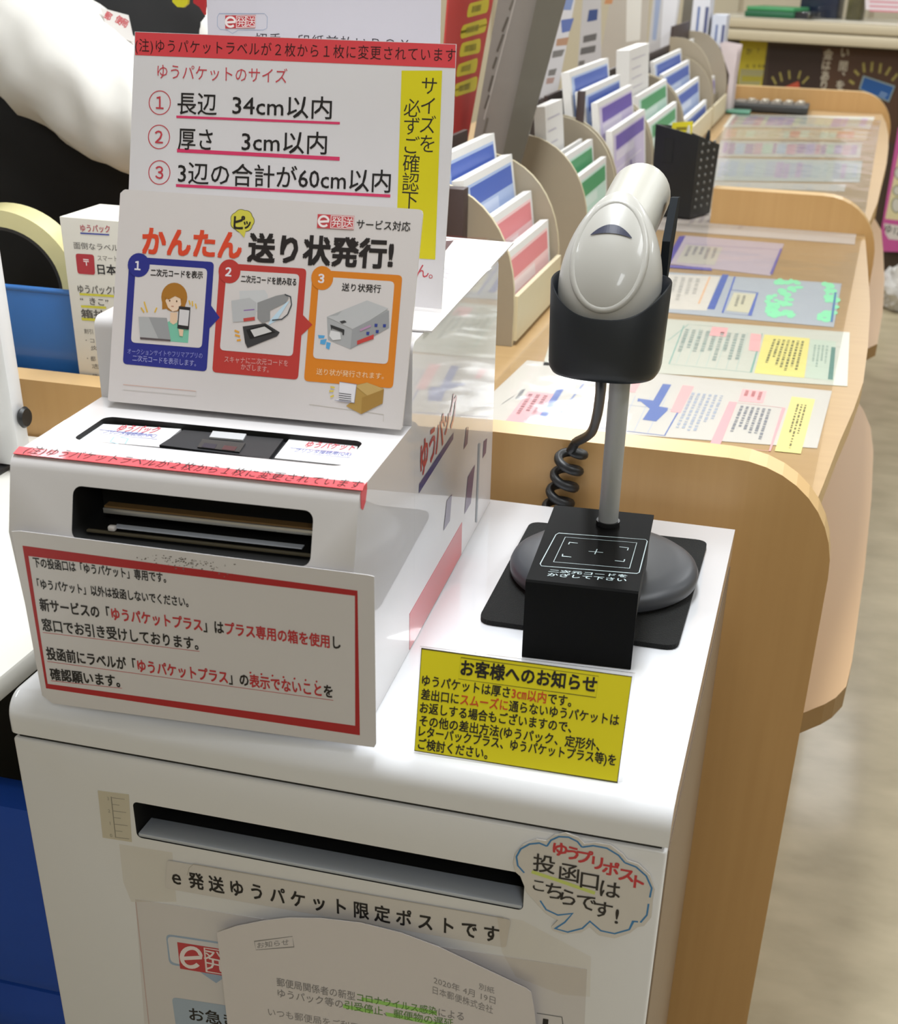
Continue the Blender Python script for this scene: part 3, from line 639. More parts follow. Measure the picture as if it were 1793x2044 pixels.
# --- red-bordered notice hanging on the printer's front
s = lean_sheet(PW(0, -.0604, .008), 0, .0006)
def z6(x, y): return (x / 2.241, 1040 + y / 2.241)
s.basepx([(23, 1061), (40, 1060), (735, 1148), (747, 1151), (751, 1485), (747, 1492), (105, 1404), (84, 1388)], M_LAM)
s.line([z6(*p) for p in [(114, 133), (1594, 323), (1600, 937), (210, 738)]], 10.5, '#b5252b', 1, closed=True)
K, R_ = INK, '#c4353b'
s.text(z6(152, 205), z6(745, 277), 18.5, '下の投函口は「ゆうパケット」専用です。', .022)
s.text(z6(170, 302), z6(845, 386), 18.5, '「ゆうパケット」以外は投函しないでください。', .022)
s.text(z6(182, 400), z6(1525, 574), 23, [('新サービスの「', K), ('ゆうパケットプラス', R_), ('」は', K), ('プラス専用の箱を使用', R_), ('し', K)], .026)
s.text(z6(192, 490), z6(890, 577), 23, '窓口でお引き受けしております。', .022); s.line([z6(192, 498), z6(893, 583)], 1, R_, 1)
s.text(z6(212, 618), z6(1490, 792), 23, [('投函前にラベルが「', K), ('ゆうパケットプラス', R_), ('」の', K), ('表示でないこと', R_), ('を', K)], .026); s.line([z6(212, 628), z6(1492, 802)], 1, R_, 1)
for k in range(7): s.ell(z6(1121 + 49.3 * k, 678 + 6.6 * k), 2, 2.2, R_, 2, 8)
s.text(z6(228, 710), z6(540, 744), 22, '確認願います。', .026); s.line([z6(228, 714), z6(546, 748)], 1, R_, 1)
rd = random.Random(3)
for k in range(110):
    t = min(1, max(0, rd.gauss(.5, .2))); x = 590 + 470 * t; y = 135 + 58 * t + abs(rd.gauss(0, 26)); r = .5 + .9 * rd.random()
    s.ell(z6(x, y), r * (1 + rd.random()), r, '#77716e', 1, 6)
setp(s.obj('bordered_notice'), 'white notice with a thick red border hanging on the front of the printer', 'sign')

# --- yellow notice standing on the box top
O = Vector((0, .0088, ZT + .0012))
s = lean_sheet(O, 16.6, .0012, yaw=math.radians(1.64))
s.basepx([(838, 1290), (1268, 1344), (1242, 1561), (825, 1500)], M_CLEAR)
stand = s.obj('clear_holder')
t = thing('yellow_notice', 'bright yellow printed notice standing on the front of the post box top', 'sign', (.37, .0205, ZT))
stand.parent = t; stand.matrix_world = Matrix.Identity(4); stand.data.transform(Matrix.Translation(O)); stand.data.transform(WM[t.name].inverted()); stand.matrix_basis = Matrix.Identity(4)
s = lean_sheet(O - Vector((0, .0014, 0)), 16.6, .0004, yaw=math.radians(1.64))
def zy(x, y): return (800 + x / 3.586, 1270 + y / 3.586)
YQ = [zy(150, 88), zy(1656, 290), zy(1551, 1046), zy(99, 818)]
s.basepx(YQ, mat('yellow_paper', '#e9dc14', .45, coat=.2, var=.01)); s.line(YQ, 1.6, '#4a4520', 1, closed=True)
s.line([zy(432, 152), zy(1418, 286), zy(1398, 438), zy(414, 305)], .9, '#6d661c', 1, closed=True)
s.text(zy(425, 278), zy(1400, 405), 30, 'お客様へのお知らせ', .028)
R_ = '#cf4f25'
s.text(zy(150, 352), zy(1220, 507), 21, [('ゆうパケットは厚さ', K), ('3㎝以内', R_), ('です。', K)], .02)
s.text(zy(143, 452), zy(1560, 642), 21, [('差出口に', K), ('スムーズに', R_), ('通らないゆうパケットは', K)], .02)
s.text(zy(135, 547), zy(1220, 692), 21, 'お返しする場合もございますので、', .02)
s.text(zy(132, 640), zy(1422, 822), 21, 'その他の差出方法(ゆうパック、定形外、', .02)
s.text(zy(127, 716), zy(1537, 928), 21, 'レターパックプラス、ゆうパケットプラス等)を', .02)
s.text(zy(122, 806), zy(620, 882), 21, 'ご検討ください。', .02)
s.obj('yellow_card', t)
bm = bmesh.new(); box(bm, .325, .425, .032, .058, ZT + .0003, ZT + .0015, .0004); fin('foot', bm, M_CLEAR, t)

# ================================================================ scanner on its stand
M_MAT = mat('black_felt', '#0a0b0a', .95, var=.3, scale=400, bump=.6, bscale=900)
bm = bmesh.new(); cx, cy = .3765, .3275
q = [Vector(p) for p in ((.2955, .2165), (.4580, .2180), (.4600, .4400), (.2915, .4330))]
pts = []
for i in range(4):
    c = q[i]; a = c + (q[(i - 1) % 4] - c).normalized() * .012; b = c + (q[(i + 1) % 4] - c).normalized() * .012
    for k in range(6):
        u = k / 5; p = a * (1 - u) ** 2 + c * 2 * u * (1 - u) + b * u * u; pts.append(Vector((p.x, p.y, ZT + .0003)))
prism(bm, pts, (0, 0, .0042)); setp(fin('felt_mat', bm, M_MAT), 'black felt mat under the scanner stand on the post box top', 'mat')
zb = ZT + .0047
st = thing('scanner_stand', 'black scanner stand with round base, grey pole and deep dark holder', 'scanner stand', (.378, .33, zb))
M_BASE = mat('charcoal_plastic', '#3b3d42', .42, var=.05)
bm = bmesh.new(); lathe(bm, [(0, 0), (.077, 0), (.0815, .004), (.0820, .010), (.0800, .0145), (.074, .0185), (.060, .0212), (.03, .0225), (0, .0228)], (.379, .331, zb), 72); fin('base_disc', bm, M_BASE, st, 40)
# bent black plate with the target printed on it: leg in front, top running back over the disc
ZPL = .0995
bm = bmesh.new(); xa, xb = .3425, .4275; ya, yb = .1715, .3270
prism(bm, [Vector((xa, y, z)) for y, z in ((ya, ZT + .0006), (ya - .0002, ZPL - .0015), (ya + .0013, ZPL), (yb, ZPL), (yb, ZPL - .003), (ya + .004, ZPL - .003), (ya + .004, ZT + .0006))], (xb - xa, 0, 0))
M_SH = Matrix.Translation((xa, ya, 0)) @ Matrix.Rotation(math.radians(3.5), 4, 'Z') @ Matrix.Translation((-xa, -ya, 0)); bm.transform(M_SH)
plate = fin('code_plate', bm, mat('satin_black_plate', '#080808', .6, var=.08, spec=.08), st)
bm = bmesh.new(); box(bm, xa + .001, xb - .001, ya + .0045, yb - .02, ZT + .0289, ZPL - .0035, .001); bm.transform(M_SH); fin('plate_core', bm, M_BLACK, plate)
s = Sheet((0, 0, ZPL), X3, Y3, .0002); CW = '#aebfc2'
def z5(x, y): return (900 + x / 3.096, 720 + y / 3.096)
s.line([z5(*p) for p in [(668, 1065), (1205, 1105), (1215, 1115), (1165, 1308), (1150, 1315), (560, 1268), (553, 1255), (650, 1075)]], 1.7, CW, 0, closed=True)
s.line([z5(*p) for p in [(708, 1090), (1150, 1125), (1105, 1283), (635, 1243)]], 1.3, CW, 0, closed=True)
for a in ([(728, 1135), (735, 1122), (785, 1128)], [(1042, 1150), (1098, 1157), (1092, 1172)], [(692, 1195), (690, 1208), (745, 1214)], [(1015, 1236), (1070, 1242), (1075, 1228)]): s.line([z5(*p) for p in a], 2.2, CW, 0)
s.line([z5(852, 1178), z5(942, 1186)], 1.7, CW, 0); s.line([z5(905, 1165), z5(890, 1196)], 1.9, CW, 0)
s.text(z5(602, 1306), z5(1088, 1340), 5.6, '二次元コードを', .012, 0, col=CW); s.text(z5(594, 1330), z5(1083, 1366), 6.2, 'かざして下さい', .012, 0, col=CW)
s.obj('target_marks', plate)
M_POLE = mat('brushed_aluminium_pole', '#a9abac', .42, metal=.25, var=.03)
PX, PY = .3838, .2985
bm = bmesh.new(); tube(bm, [(PX, PY, ZPL - .02), (PX, PY, .235)], .0082, 20); fin('pole', bm, M_POLE, st, 40)
bm = bmesh.new(); tube(bm, [(PX, PY, ZPL + .0002), (PX, PY, ZPL + .004)], .0098, 24); fin('pole_reflection', bm, M_BLACK, st, 40)  # black ring drawn as the pole's dark reflection on the plate
# holder: deep cup with a scooped rim
M_CUP = mat('blue_black_plastic', '#171c22', .42, var=.06)
HC = Vector((.3702, .303, 0)); NA = 64
def rim(a):
    f = math.sin(a)                                    # -1 in front, +1 behind
    if f <= 0: return .2735 + .0215 * math.cos(a) ** 2
    return .2950
def cupring(sc, zf):
    out = []
    for k in range(NA):
        a = 2 * math.pi * k / NA; c, s_ = math.cos(a), math.sin(a); e = 2.6
        rx = .0455 * sc; ry = .040 * sc
        out.append(Vector((HC.x + rx * math.copysign(abs(c) ** (2 / e), c), HC.y + ry * math.copysign(abs(s_) ** (2 / e), s_), zf(a))))
    return out
rings = [cupring(.84, lambda a: .2260), cupring(.90, lambda a: .2267), cupring(.945, lambda a: .2300), cupring(.962, lambda a: .234), cupring(1.0, rim), cupring(.985, lambda a: rim(a) + .0012), cupring(.955, rim), cupring(.90, lambda a: .240), cupring(.7, lambda a: .2355)]
bm = bmesh.new(); R = [[bm.verts.new(p) for p in r] for r in rings]
for A, B in zip(R[:-1], R[1:]):
    for k in range(NA): bm.faces.new((A[k], A[(k + 1) % NA], B[(k + 1) % NA], B[k]))
bm.faces.new(R[0][::-1]); bm.faces.new(R[-1]); fin('holder_cup', bm, M_CUP, st, 50)
# --- the hand scanner: rounded head in the cup, barrel running back
sc_ = thing('barcode_scanner', 'light grey hand scanner with a rounded head resting in the dark holder', 'scanner', (.373, .30, .242))
M_SCAN = mat('light_grey_scanner_plastic', '#b0aea8', .38, coat=.3, var=.02); M_SCANW = mat('off_white_barrel_plastic', '#aeaca3', .4, coat=.2, var=.02)
HD = Vector((.3690, .308, .2985)); tilt = math.radians(-20)
MH = Matrix.Translation(HD) @ Matrix.Rotation(tilt, 4, 'X')
def egg(th_, ph):                                      # th_ from the top, ph round: long axis is local Z, face looks along -Y
    z = math.cos(th_); r = math.sin(th_); k = 1 - .17 * z - .05 * z * z
    ca, sa = math.cos(ph), math.sin(ph)
    y = .030 * r * k * sa
    if sa < 0: y = -.033 * r * k * abs(sa) ** .8
    return Vector((0.0388 * r * k * ca, y, 0.0600 * z))
bm = bmesh.new(); NT, NP = 28, 56; rows = []
for i in range(1, NT): rows.append([bm.verts.new(MH @ egg(math.pi * i / NT, 2 * math.pi * k / NP)) for k in range(NP)])
tv = bm.verts.new(MH @ egg(0, 0)); bv = bm.verts.new(MH @ egg(math.pi, 0))
for k in range(NP):
    bm.faces.new((tv, rows[0][k], rows[0][(k + 1) % NP])); bm.faces.new((bv, rows[-1][(k + 1) % NP], rows[-1][k]))
for A, B in zip(rows[:-1], rows[1:]):
    for k in range(NP): bm.faces.new((A[k], B[k], B[(k + 1) % NP], A[(k + 1) % NP]))
fin('head', bm, M_SCAN, sc_, 180)
def onegg(x, z, lift=0.0):
    """point of the head's face at local (x, z)"""
    c = max(-1, min(1, z / 0.0600)); r = math.sqrt(max(0, 1 - c * c)); k = 1 - .17 * c - .05 * c * c
    ca = max(-1, min(1, x / (0.0388 * r * k + 1e-9))); sa = math.sqrt(max(0, 1 - ca * ca))
    return MH @ (Vector((x, -.033 * r * k * sa ** .8, z)) + Vector((x * 6, -1, z * 5)).normalized() * lift)
bm = bmesh.new()
path = []
for k in range(48):
    a = 2 * math.pi * k / 48; x = .0262 * math.cos(a) * (1 - .06 * math.sin(a)); z = .0095 + .0400 * math.sin(a); path.append(onegg(x, z, -.0027))
tube(bm, path, .0036, 12, closed=True); fin('face_ridge', bm, M_SCAN, sc_, 180)
bm = bmesh.new(); up = []; dn = []
for k in range(17):
    u = -1 + 2 * k / 16; x = .0155 * u; zt = .0315 - .0085 * u * u; zl = .0248 - .0022 * u * u
    up.append(bm.verts.new(onegg(x, max(zt, zl), .0006))); dn.append(bm.verts.new(onegg(x, zl, .0006)))
for k in range(16): bm.faces.new((dn[k], dn[k + 1], up[k + 1], up[k]))
fin('indicator_light', bm, mat('dark_indicator_lens', '#3c3f52', .25, coat=.6), sc_)
# barrel
bm = bmesh.new(); A_ = Vector((.3715, .318, .326)); B_ = Vector((.3680, .440, .3365)); path = []; rad = []
for k in range(15):
    u = k / 14; path.append(A_.lerp(B_, u)); rad.append(.0255 * (1 - .06 * (1 - u)))
for q_, r_ in ((.006, .0240), (.011, .0205), (.0145, .015), (.0165, .008), (.017, .001)): path.append(B_ + (B_ - A_).normalized() * q_); rad.append(r_)
tube(bm, path, rad, 32); fin('barrel', bm, M_SCANW, sc_, 60)
# dark cradle strip beside the barrel
bm = bmesh.new()
prism(bm, [(.4010, .345, .285), (.4005, .348, .318), (.3985, .395, .343), (.3980, .415, .341), (.3985, .405, .318), (.4005, .358, .285)], (.006, .001, 0)); fin('barrel_support', bm, mat('matte_dark_support', '#15191d', .85, spec=.15), st)
# coiled cord
bm = bmesh.new()
ctrl = [Vector((.3655, .315, .2205)), on(1200, 768, 'y', .325), on(1197, 800, 'y', .355), on(1190, 838, 'y', .400), on(1178, 866, 'y', .450), on(1150, 882, 'y', .490)]
def spline(P, n=10):
    out = []
    for i in range(len(P) - 1):
        p0 = P[max(0, i - 1)]; p1 = P[i]; p2 = P[i + 1]; p3 = P[min(len(P) - 1, i + 2)]
        for k in range(n):
            t = k / n; out.append(.5 * ((2 * p1) + (p2 - p0) * t + (2 * p0 - 5 * p1 + 4 * p2 - p3) * t * t + (3 * p1 - p0 - 3 * p2 + p3) * t ** 3))
    out.append(P[-1]); return out
path = spline(ctrl)
c0 = on(1146, 890, 'y', .5060); c1 = on(1114, 1010, 'y', .5062); turns = 3.7; n = 130; rc = .0118
c2 = c0.lerp(c1, 1.6); turns *= 1.6; n = 200; L_ = c2 - c0
ax = L_.normalized(); e1 = X3 - ax * X3.dot(ax); e1.normalize(); e2 = ax.cross(e1)
for k in range(3, n + 1):
    u = k / n; a = 2.2 - 2 * math.pi * turns * u; path.append(c0.lerp(c2, u) + (e1 * math.cos(a) + e2 * math.sin(a)) * rc)
tube(bm, path, .0045, 10); fin('coiled_cord', bm, mat('black_rubber_cord', '#161719', .45, var=.05), sc_, 180)

# ================================================================ the writing counter: three bays
ZC = .030                                             # counter top
EY, EZ = .524, .0905                                  # first end panel: front face, top
def fix_panel(parent, xl, xr, y0, y1, zt, r, base_xr=None, full=True):
    """upright end panel with a rounded outer corner: dark-edged faces, pale edge band"""
    zb_ = FLOOR_Z + .0 if full else ZC
    bx = base_xr if base_xr is not None else xr
    pts = [(xl, zb_), (bx, zb_), (xr, zt - r)]
    for k in range(1, 11):
        a = math.radians(90 * k / 10); pts.append((xr - r + r * math.cos(a) ** .95, zt - r + r * math.sin(a) ** .95))
    pts.append((xl, zt))
    bm = bmesh.new(); prism(bm, [Vector((x, y0, z)) for x, z in pts], (0, y1 - y0, 0), 0, 1)
    return fin('end_panel', bm, [M_WOOD, M_WOODEDGE], parent)
def slab(name, pts, z0, z1, m, parent, side=None):
    bm = bmesh.new(); prism(bm, [Vector((x, y, z0)) for x, y in pts], (0, 0, z1 - z0), 0, 0 if side is None else 1)
    return fin(name, bm, m if side is None else [m, side], parent)
def bay(label, y0, y1, edge, xl, xr_panel, zt, xpl, shelf, rr, full, yp=.042):
    t = thing('writing_counter', label, 'counter', (.1, (y0 + y1) / 2, FLOOR_Z))
    fix_panel(t, xpl, xr_panel, y0, y0 + yp, zt, rr, full=full)
    slab('counter_top', ([(xl, y0 + yp + .0005)] if y0 > 1 else [(-.36, .80), (xl, .80), (xl, y0 + yp + .0005)]) + [(x, y) for x, y in edge] + [(-.36 if full and y0 < 1 else xl, y1 - .0005)], ZC - .028, ZC, M_WOODTOP, t, M_WOODEDGE)
    boxobj('base_cabinet', M_WOOD, t, -.34 if y0 < 1 else xl, .46, y0 + yp + .002, y1 - .004, FLOOR_Z, ZC - .0285)
    if shelf: slab('bag_shelf', shelf, -.278, -.25, M_SHELF, t, mat('shelf_edge_brown', '#8f6d3f', .5))
    return t
e1 = [(.553, .567), (.562, .65), (.577, .80), (.592, .93), (.604, 1.06), (.611, 1.25), (.616, 1.5), (.614, 1.8), (.610, 2.1575)]
sh1 = [(.4605, .65), (.584, .652), (.6075, .680), (.620, .700), (.632, .732), (.6385, .80), (.655, 1.1), (.667, 1.4), (.672, 1.64), (.668, 1.78), (.6545, 1.89), (.640, 1.96), (.61, 2.0), (.4605, 2.0)]
bay('nearest tan wood writing counter, its front panel right behind the white post box', EY, 2.158, e1, -.62, .5775, EZ, -.62, sh1, .112, True, .038)
e2 = [(.612, 2.2005), (.622, 2.35), (.640, 2.6), (.658, 3.0), (.673, 3.315), (.685, 3.7), (.691, 4.03), (.690, 4.40), (.680, 4.7395)]
sh2 = [(.4605, 2.30), (.62, 2.305), (.655, 2.345), (.688, 2.42), (.705, 2.75), (.7155, 3.15), (.7185, 3.6), (.718, 3.94), (.70, 4.15), (.64, 4.25), (.4605, 4.26)]
bay('middle tan wood writing counter, beyond the black pen holder, its forms pastel coloured', 2.158, 4.74, e2, -.62, .636, .0995, .294, sh2, .12, True)
e3 = [(.69, 4.783), (.70, 4.9), (.70, 5.02)]
bay('farthest tan wood counter panel, right behind the black pen tray', 4.74, 5.02, e3, -.62, .722, .0995, .10, None, .14, True)

# ---------------------------------------------------------------- sample forms lying under the clear film
def form(name, q, label, th=.0005, z=ZC, paper='#c6c1b8', lay=None):
    s = Sheet((0, 0, z + .0003), X3, Y3, th); s.basepx(q, mat('form_paper_' + paper, paper, .5, var=.01)); s._lab = label; s._nm = name; return s
def done(s, group=None): return setp(s.obj(s._nm), s._lab, 'form', group)
def c4(x, y): return (980 + x / 2.2054, 330 + y / 2.2054)
def C4(*p): return [c4(*q) for q in p]
NAVY = '#5a6fa8'
s = form('sample_form', C4((160, 858), (1502, 993), (1437, 1245), (-130, 1130)), 'white sample form with blue frames and pink notes, nearest to the front panel')
s.ppx(C4((165, 995), (285, 1007), (190, 1140), (62, 1128)), '#e2a9ac'); s.dashes(C4((160, 1005), (260, 1015), (180, 1130), (85, 1120)), 3, '#8d5a60', vertical=True, seed=2)
s.ppx(C4((325, 935), (352, 938), (245, 1108), (213, 1104)), NAVY, 1)
s.line(C4((420, 948), (272, 1132), (765, 1190), (822, 1090), (845, 1000)), 3.2, NAVY, 1); s.line(C4((345, 1030), (800, 1075)), 1.2, '#8fa0c4', 1); s.line(C4((470, 950), (330, 1130)), 1.0, '#8fa0c4', 1)
for k in range(5): s.line(C4((505 + 66 * k, 1000 + 7 * k), (450 + 60 * k, 1150 + 7 * k)), .9, '#a9b4cc', 1)
s.ppx(C4((758, 962), (795, 966), (740, 1062), (780, 1068), (778, 1080), (728, 1128), (668, 1120), (700, 1072), (660, 1040), (645, 1040), (648, 1026), (715, 1036)), NAVY, 2)
s.ppx(C4((845, 968), (895, 974), (835, 1090), (790, 1085)), '#e5aaa9', 2); s.ppx(C4((622, 955), (660, 958), (635, 1000), (610, 998)), '#e5aaa9', 2)
s.ppx(C4((1108, 985), (1215, 995), (1198, 1048), (1090, 1038)), '#e5b1b0', 2); s.dashes(C4((1115, 990), (1205, 1000), (1190, 1045), (1098, 1035)), 3, '#b06e70', 3, vertical=True, seed=4)
s.ppx(C4((1050, 1040), (1082, 1043), (1000, 1238), (962, 1232)), '#e2a5a8', 2); s.line(C4((1080, 1045), (1290, 1068), (1228, 1258), (1000, 1236)), 3.4, '#e2a5a8', 2, closed=True)
s.dashes(C4((1095, 1058), (1240, 1075), (1190, 1230), (1030, 1212)), 6, '#7d7f86', 3, vertical=True, seed=5, fill=.9)
s.dashes(C4((880, 1000), (1030, 1015), (950, 1210), (790, 1190)), 6, '#9fa6b4', 2, vertical=True, seed=6, fill=.9)
s.ppx(C4((1325, 1018), (1428, 1030), (1365, 1270), (1250, 1258)), '#ddd28a', 1); s.dashes(C4((1345, 1050), (1395, 1056), (1340, 1260), (1285, 1255)), 3, '#6b6646', 2, vertical=True, seed=8, fill=.95)
s.dashes(C4((60, 1040), (150, 980), (130, 1000), (40, 1060)), 1, '#77787c', 2, seed=3); s.dashes(C4((120, 995), (165, 980), (115, 1060), (75, 1060)), 1, '#6d6f74', 2, vertical=True, seed=3)
s.ell(c4(815, 1262), 78, 20, '#d98c86', 2, 40, ring=1); done(s)
s = form('sample_form', C4((300, 640), (1580, 735), (1570, 972), (230, 880)), 'pale green sample form with dark green bar and yellow block under the film', paper='#c3c2b4')
GR = '#7fa79b'
s.line(C4((850, 705), (785, 875), (1145, 912), (1195, 740)), 2.2, GR, 1); s.line(C4((780, 772), (870, 700), (1040, 715)), 1.6, GR, 1)
for k in range(7): s.line(C4((880 + 42 * k, 712 + 4 * k), (815 + 44 * k, 872 + 5 * k)), .9, '#a9bfb6', 1)
s.dashes(C4((850, 720), (1130, 745), (1090, 890), (800, 860)), 9, '#8d9a92', 2, vertical=True, seed=11, fill=.95)
s.ppx(C4((975, 710), (1045, 716), (1035, 755), (962, 750)), '#e3aaa8', 2); s.ppx(C4((1145, 740), (1192, 745), (1182, 820), (1135, 815)), '#e3aaa8', 2)
s.ppx(C4((1205, 745), (1405, 762), (1380, 936), (1160, 915)), '#dbd07f', 1); s.dashes(C4((1240, 765), (1385, 775), (1350, 925), (1185, 915)), 7, '#6b6a48', 2, vertical=True, seed=12, fill=.9)
s.ppx(C4((1408, 765), (1520, 775), (1508, 950), (1385, 935)), '#bcc6b4', 1); s.ppx(C4((1500, 800), (1518, 802), (1506, 945), (1484, 942)), '#5c8378', 2); s.dashes(C4((1420, 790), (1490, 795), (1475, 930), (1400, 925)), 4, '#92a395', 2, vertical=True, seed=13)
done(s)
s = form('sample_form', C4((780, 470), (1545, 520), (1510, 712), (700, 640)), 'blue-grey sample form with bright green marker strokes under the film', paper='#aeb3b8')
s.ppx(C4((700, 475), (1010, 490), (950, 640), (690, 628)), '#d6cfc3', 1); s.line(C4((965, 490), (915, 610)), 3.5, '#e0b58e', 2); s.dashes(C4((800, 490), (930, 500), (890, 640), (760, 630)), 4, '#b3aea4', 2, vertical=True, seed=14)
s.ppx(C4((1020, 480), (1048, 482), (985, 635), (952, 632)), '#4e66ad', 2); s.line(C4((1075, 490), (1020, 650), (1140, 662), (1175, 560)), 3.4, '#5a6fb5', 2); s.line(C4((1060, 548), (1170, 560)), 3, '#5a6fb5', 2)
s.ppx(C4((1070, 560), (1170, 568), (1135, 650), (1035, 640)), '#cfc9ae', 2); s.dashes(C4((1080, 570), (1130, 575), (1110, 640), (1060, 635)), 2, '#8d8c80', 3, vertical=True, seed=15)
rd = random.Random(5)
for cx, cy, n in ((1310, 530, 12), (1270, 590, 18), (1270, 640, 18), (1500, 540, 8), (1490, 600, 10), (1480, 660, 14)):
    for k in range(n):
        x = cx + rd.uniform(-52, 52) * (.6 if cx > 1400 else 1); y = cy + rd.uniform(-26, 26); s.ell(c4(x, y), 5 + 5 * rd.random(), 3 + 2.5 * rd.random(), '#8fe0ae', 2, 9)
s.line(C4((1518, 560), (1500, 690)), 4, '#4f79a8', 3); done(s)
s = form('sample_form', C4((850, 308), (1292, 345), (1232, 486), (760, 430)), 'lilac sample form with thick purple frame under the film', paper='#b9aab0')
s.ppx(C4((830, 312), (858, 310), (790, 432), (765, 428)), '#5c4f9c', 2); s.line(C4((855, 345), (1270, 372)), 2, '#9a8cb8', 2); s.ppx(C4((785, 438), (970, 452), (975, 464), (780, 450)), '#6a5fa6', 2)
s.ppx(C4((1275, 365), (1284, 366), (1240, 480), (1228, 478)), '#6a5fa6', 2); s.ppx(C4((860, 350), (1020, 362), (985, 440), (815, 428)), '#bdb6a8', 2); s.dashes(C4((865, 355), (1005, 365), (980, 435), (830, 425)), 5, '#8d8788', 3, vertical=True, seed=17); done(s)
s = form('sample_form', C4((600, 170), (1622, 226), (1602, 348), (560, 270)), 'plain white sample form farthest along the near counter, by the middle panel', paper='#c4bab1')
for k in range(6): s.line(C4((850 + 70 * k, 190 + 3 * k), (800 + 66 * k, 265 + 5 * k)), 1.6, '#b9b3b0', 1)
s.dashes(C4((780, 200), (1150, 225), (1100, 300), (740, 270)), 10, '#b0a4a2', 2, vertical=True, seed=18, fill=.8); done(s)
# clear film over the near counter
def film_sheet(label, pts, z, nx=26, ny=60, amp=.0012, seed=0):
    xs = [p[0] for p in pts]; bm = bmesh.new(); g = []
    (xl0, y0), (xr0, _), (xr1, y1), (xl1, _) = pts
    for j in range(ny + 1):
        v = j / ny; row = []
        for i in range(nx + 1):
            u = i / nx; x = (xl0 * (1 - u) + xr0 * u) * (1 - v) + (xl1 * (1 - u) + xr1 * u) * v; y = y0 * (1 - v) + y1 * v
            n_ = noise.noise(Vector((x * 14 + seed, y * 5, seed))) + .5 * noise.noise(Vector((x * 40, y * 16, seed + 3)))
            edge = .004 * max(0, 1 - v * ny / 1.5) ; row.append(bm.verts.new((x, y, z + amp * max(.05, 1 + .8 * n_) + edge)))
        g.append(row)
    for j in range(ny):
        for i in range(nx): bm.faces.new((g[j][i], g[j][i + 1], g[j + 1][i + 1], g[j + 1][i]))
    return setp(fin('plastic_film', bm, M_FILM, None, 180), label, 'film')
film_sheet('wide clear plastic film covering the sample forms on the nearest counter', [(.14, .572), (.549, .572), (.604, 2.12), (.16, 2.12)], ZC + .0016)
# forms on the middle counter: pale coloured charts in rows
def pp(x, y): return (1250 + x / 3.302, y / 3.302)
def PQ(*p): return [pp(*q) for q in p]
def rows(q, label, cols, seed, paper):
    s = form('price_chart', PQ(*q), label, paper=paper); rd = random.Random(seed); P = [Vector(s.L(*pp(*p))) for p in q]
    def at(u, v): return (P[0] * (1 - u) + P[1] * u) * (1 - v) + (P[3] * (1 - u) + P[2] * u) * v
    u = .03
    while u < .95:
        wd = .02 + .05 * rd.random(); u2 = min(.97, u + wd); c = rd.choice(cols); v0, v1 = .12 + .1 * rd.random(), .88 - .1 * rd.random()
        s.poly([at(u, v1), at(u2, v1), at(u2, v0), at(u, v0)], c, 1); u = u2 + .006
    setp(s.obj('price_chart'), label, 'chart')
PK, PG, PB_, PO, PV = '#c3a1a8', '#b4c6b4', '#adb9c6', '#d3a98c', '#b3a2bd'
rows([(700, 752), (1640, 770), (1610, 850), (640, 838)], 'pastel striped chart just in front of the black pen tray', [PK, PG, PB_, PV, '#c9cdb2', '#b6bfb5'], 1, '#c2bfb3')
rows([(640, 845), (1600, 858), (1580, 925), (620, 915)], 'narrow chart with small orange patches on the middle counter', [PO, '#c9b897', '#ccbfa4', '#d09a80', '#c9cdb2'], 2, '#c9b596')
rows([(620, 925), (1560, 940), (1540, 1040), (600, 1030)], 'chart with purple and pink blocks on the middle counter', [PV, PK, PB_, PG, '#a98fa8', '#c59aa4'], 3, '#c0bcb0')
rows([(600, 1040), (1560, 1060), (1540, 1200), (560, 1190)], 'wide pale blue-grey chart on the middle counter nearest its front panel', [PB_, '#b3bfc0', '#adb4c0', '#b9c3bc', PV], 4, '#b9c0bb')
rows([(560, 1195), (1450, 1215), (1440, 1262), (540, 1232)], 'whitish paper strip against the rear of the middle panel', ['#cfcbc2', '#c9c8c4', '#d3cdc2'], 5, '#cdc9c0')
film_sheet('clear plastic film covering the pastel charts on the middle counter', [(.17, 2.215), (.605, 2.215), (.672, 4.45), (.17, 4.45)], ZC + .0016, 20, 60, .0012, 7)

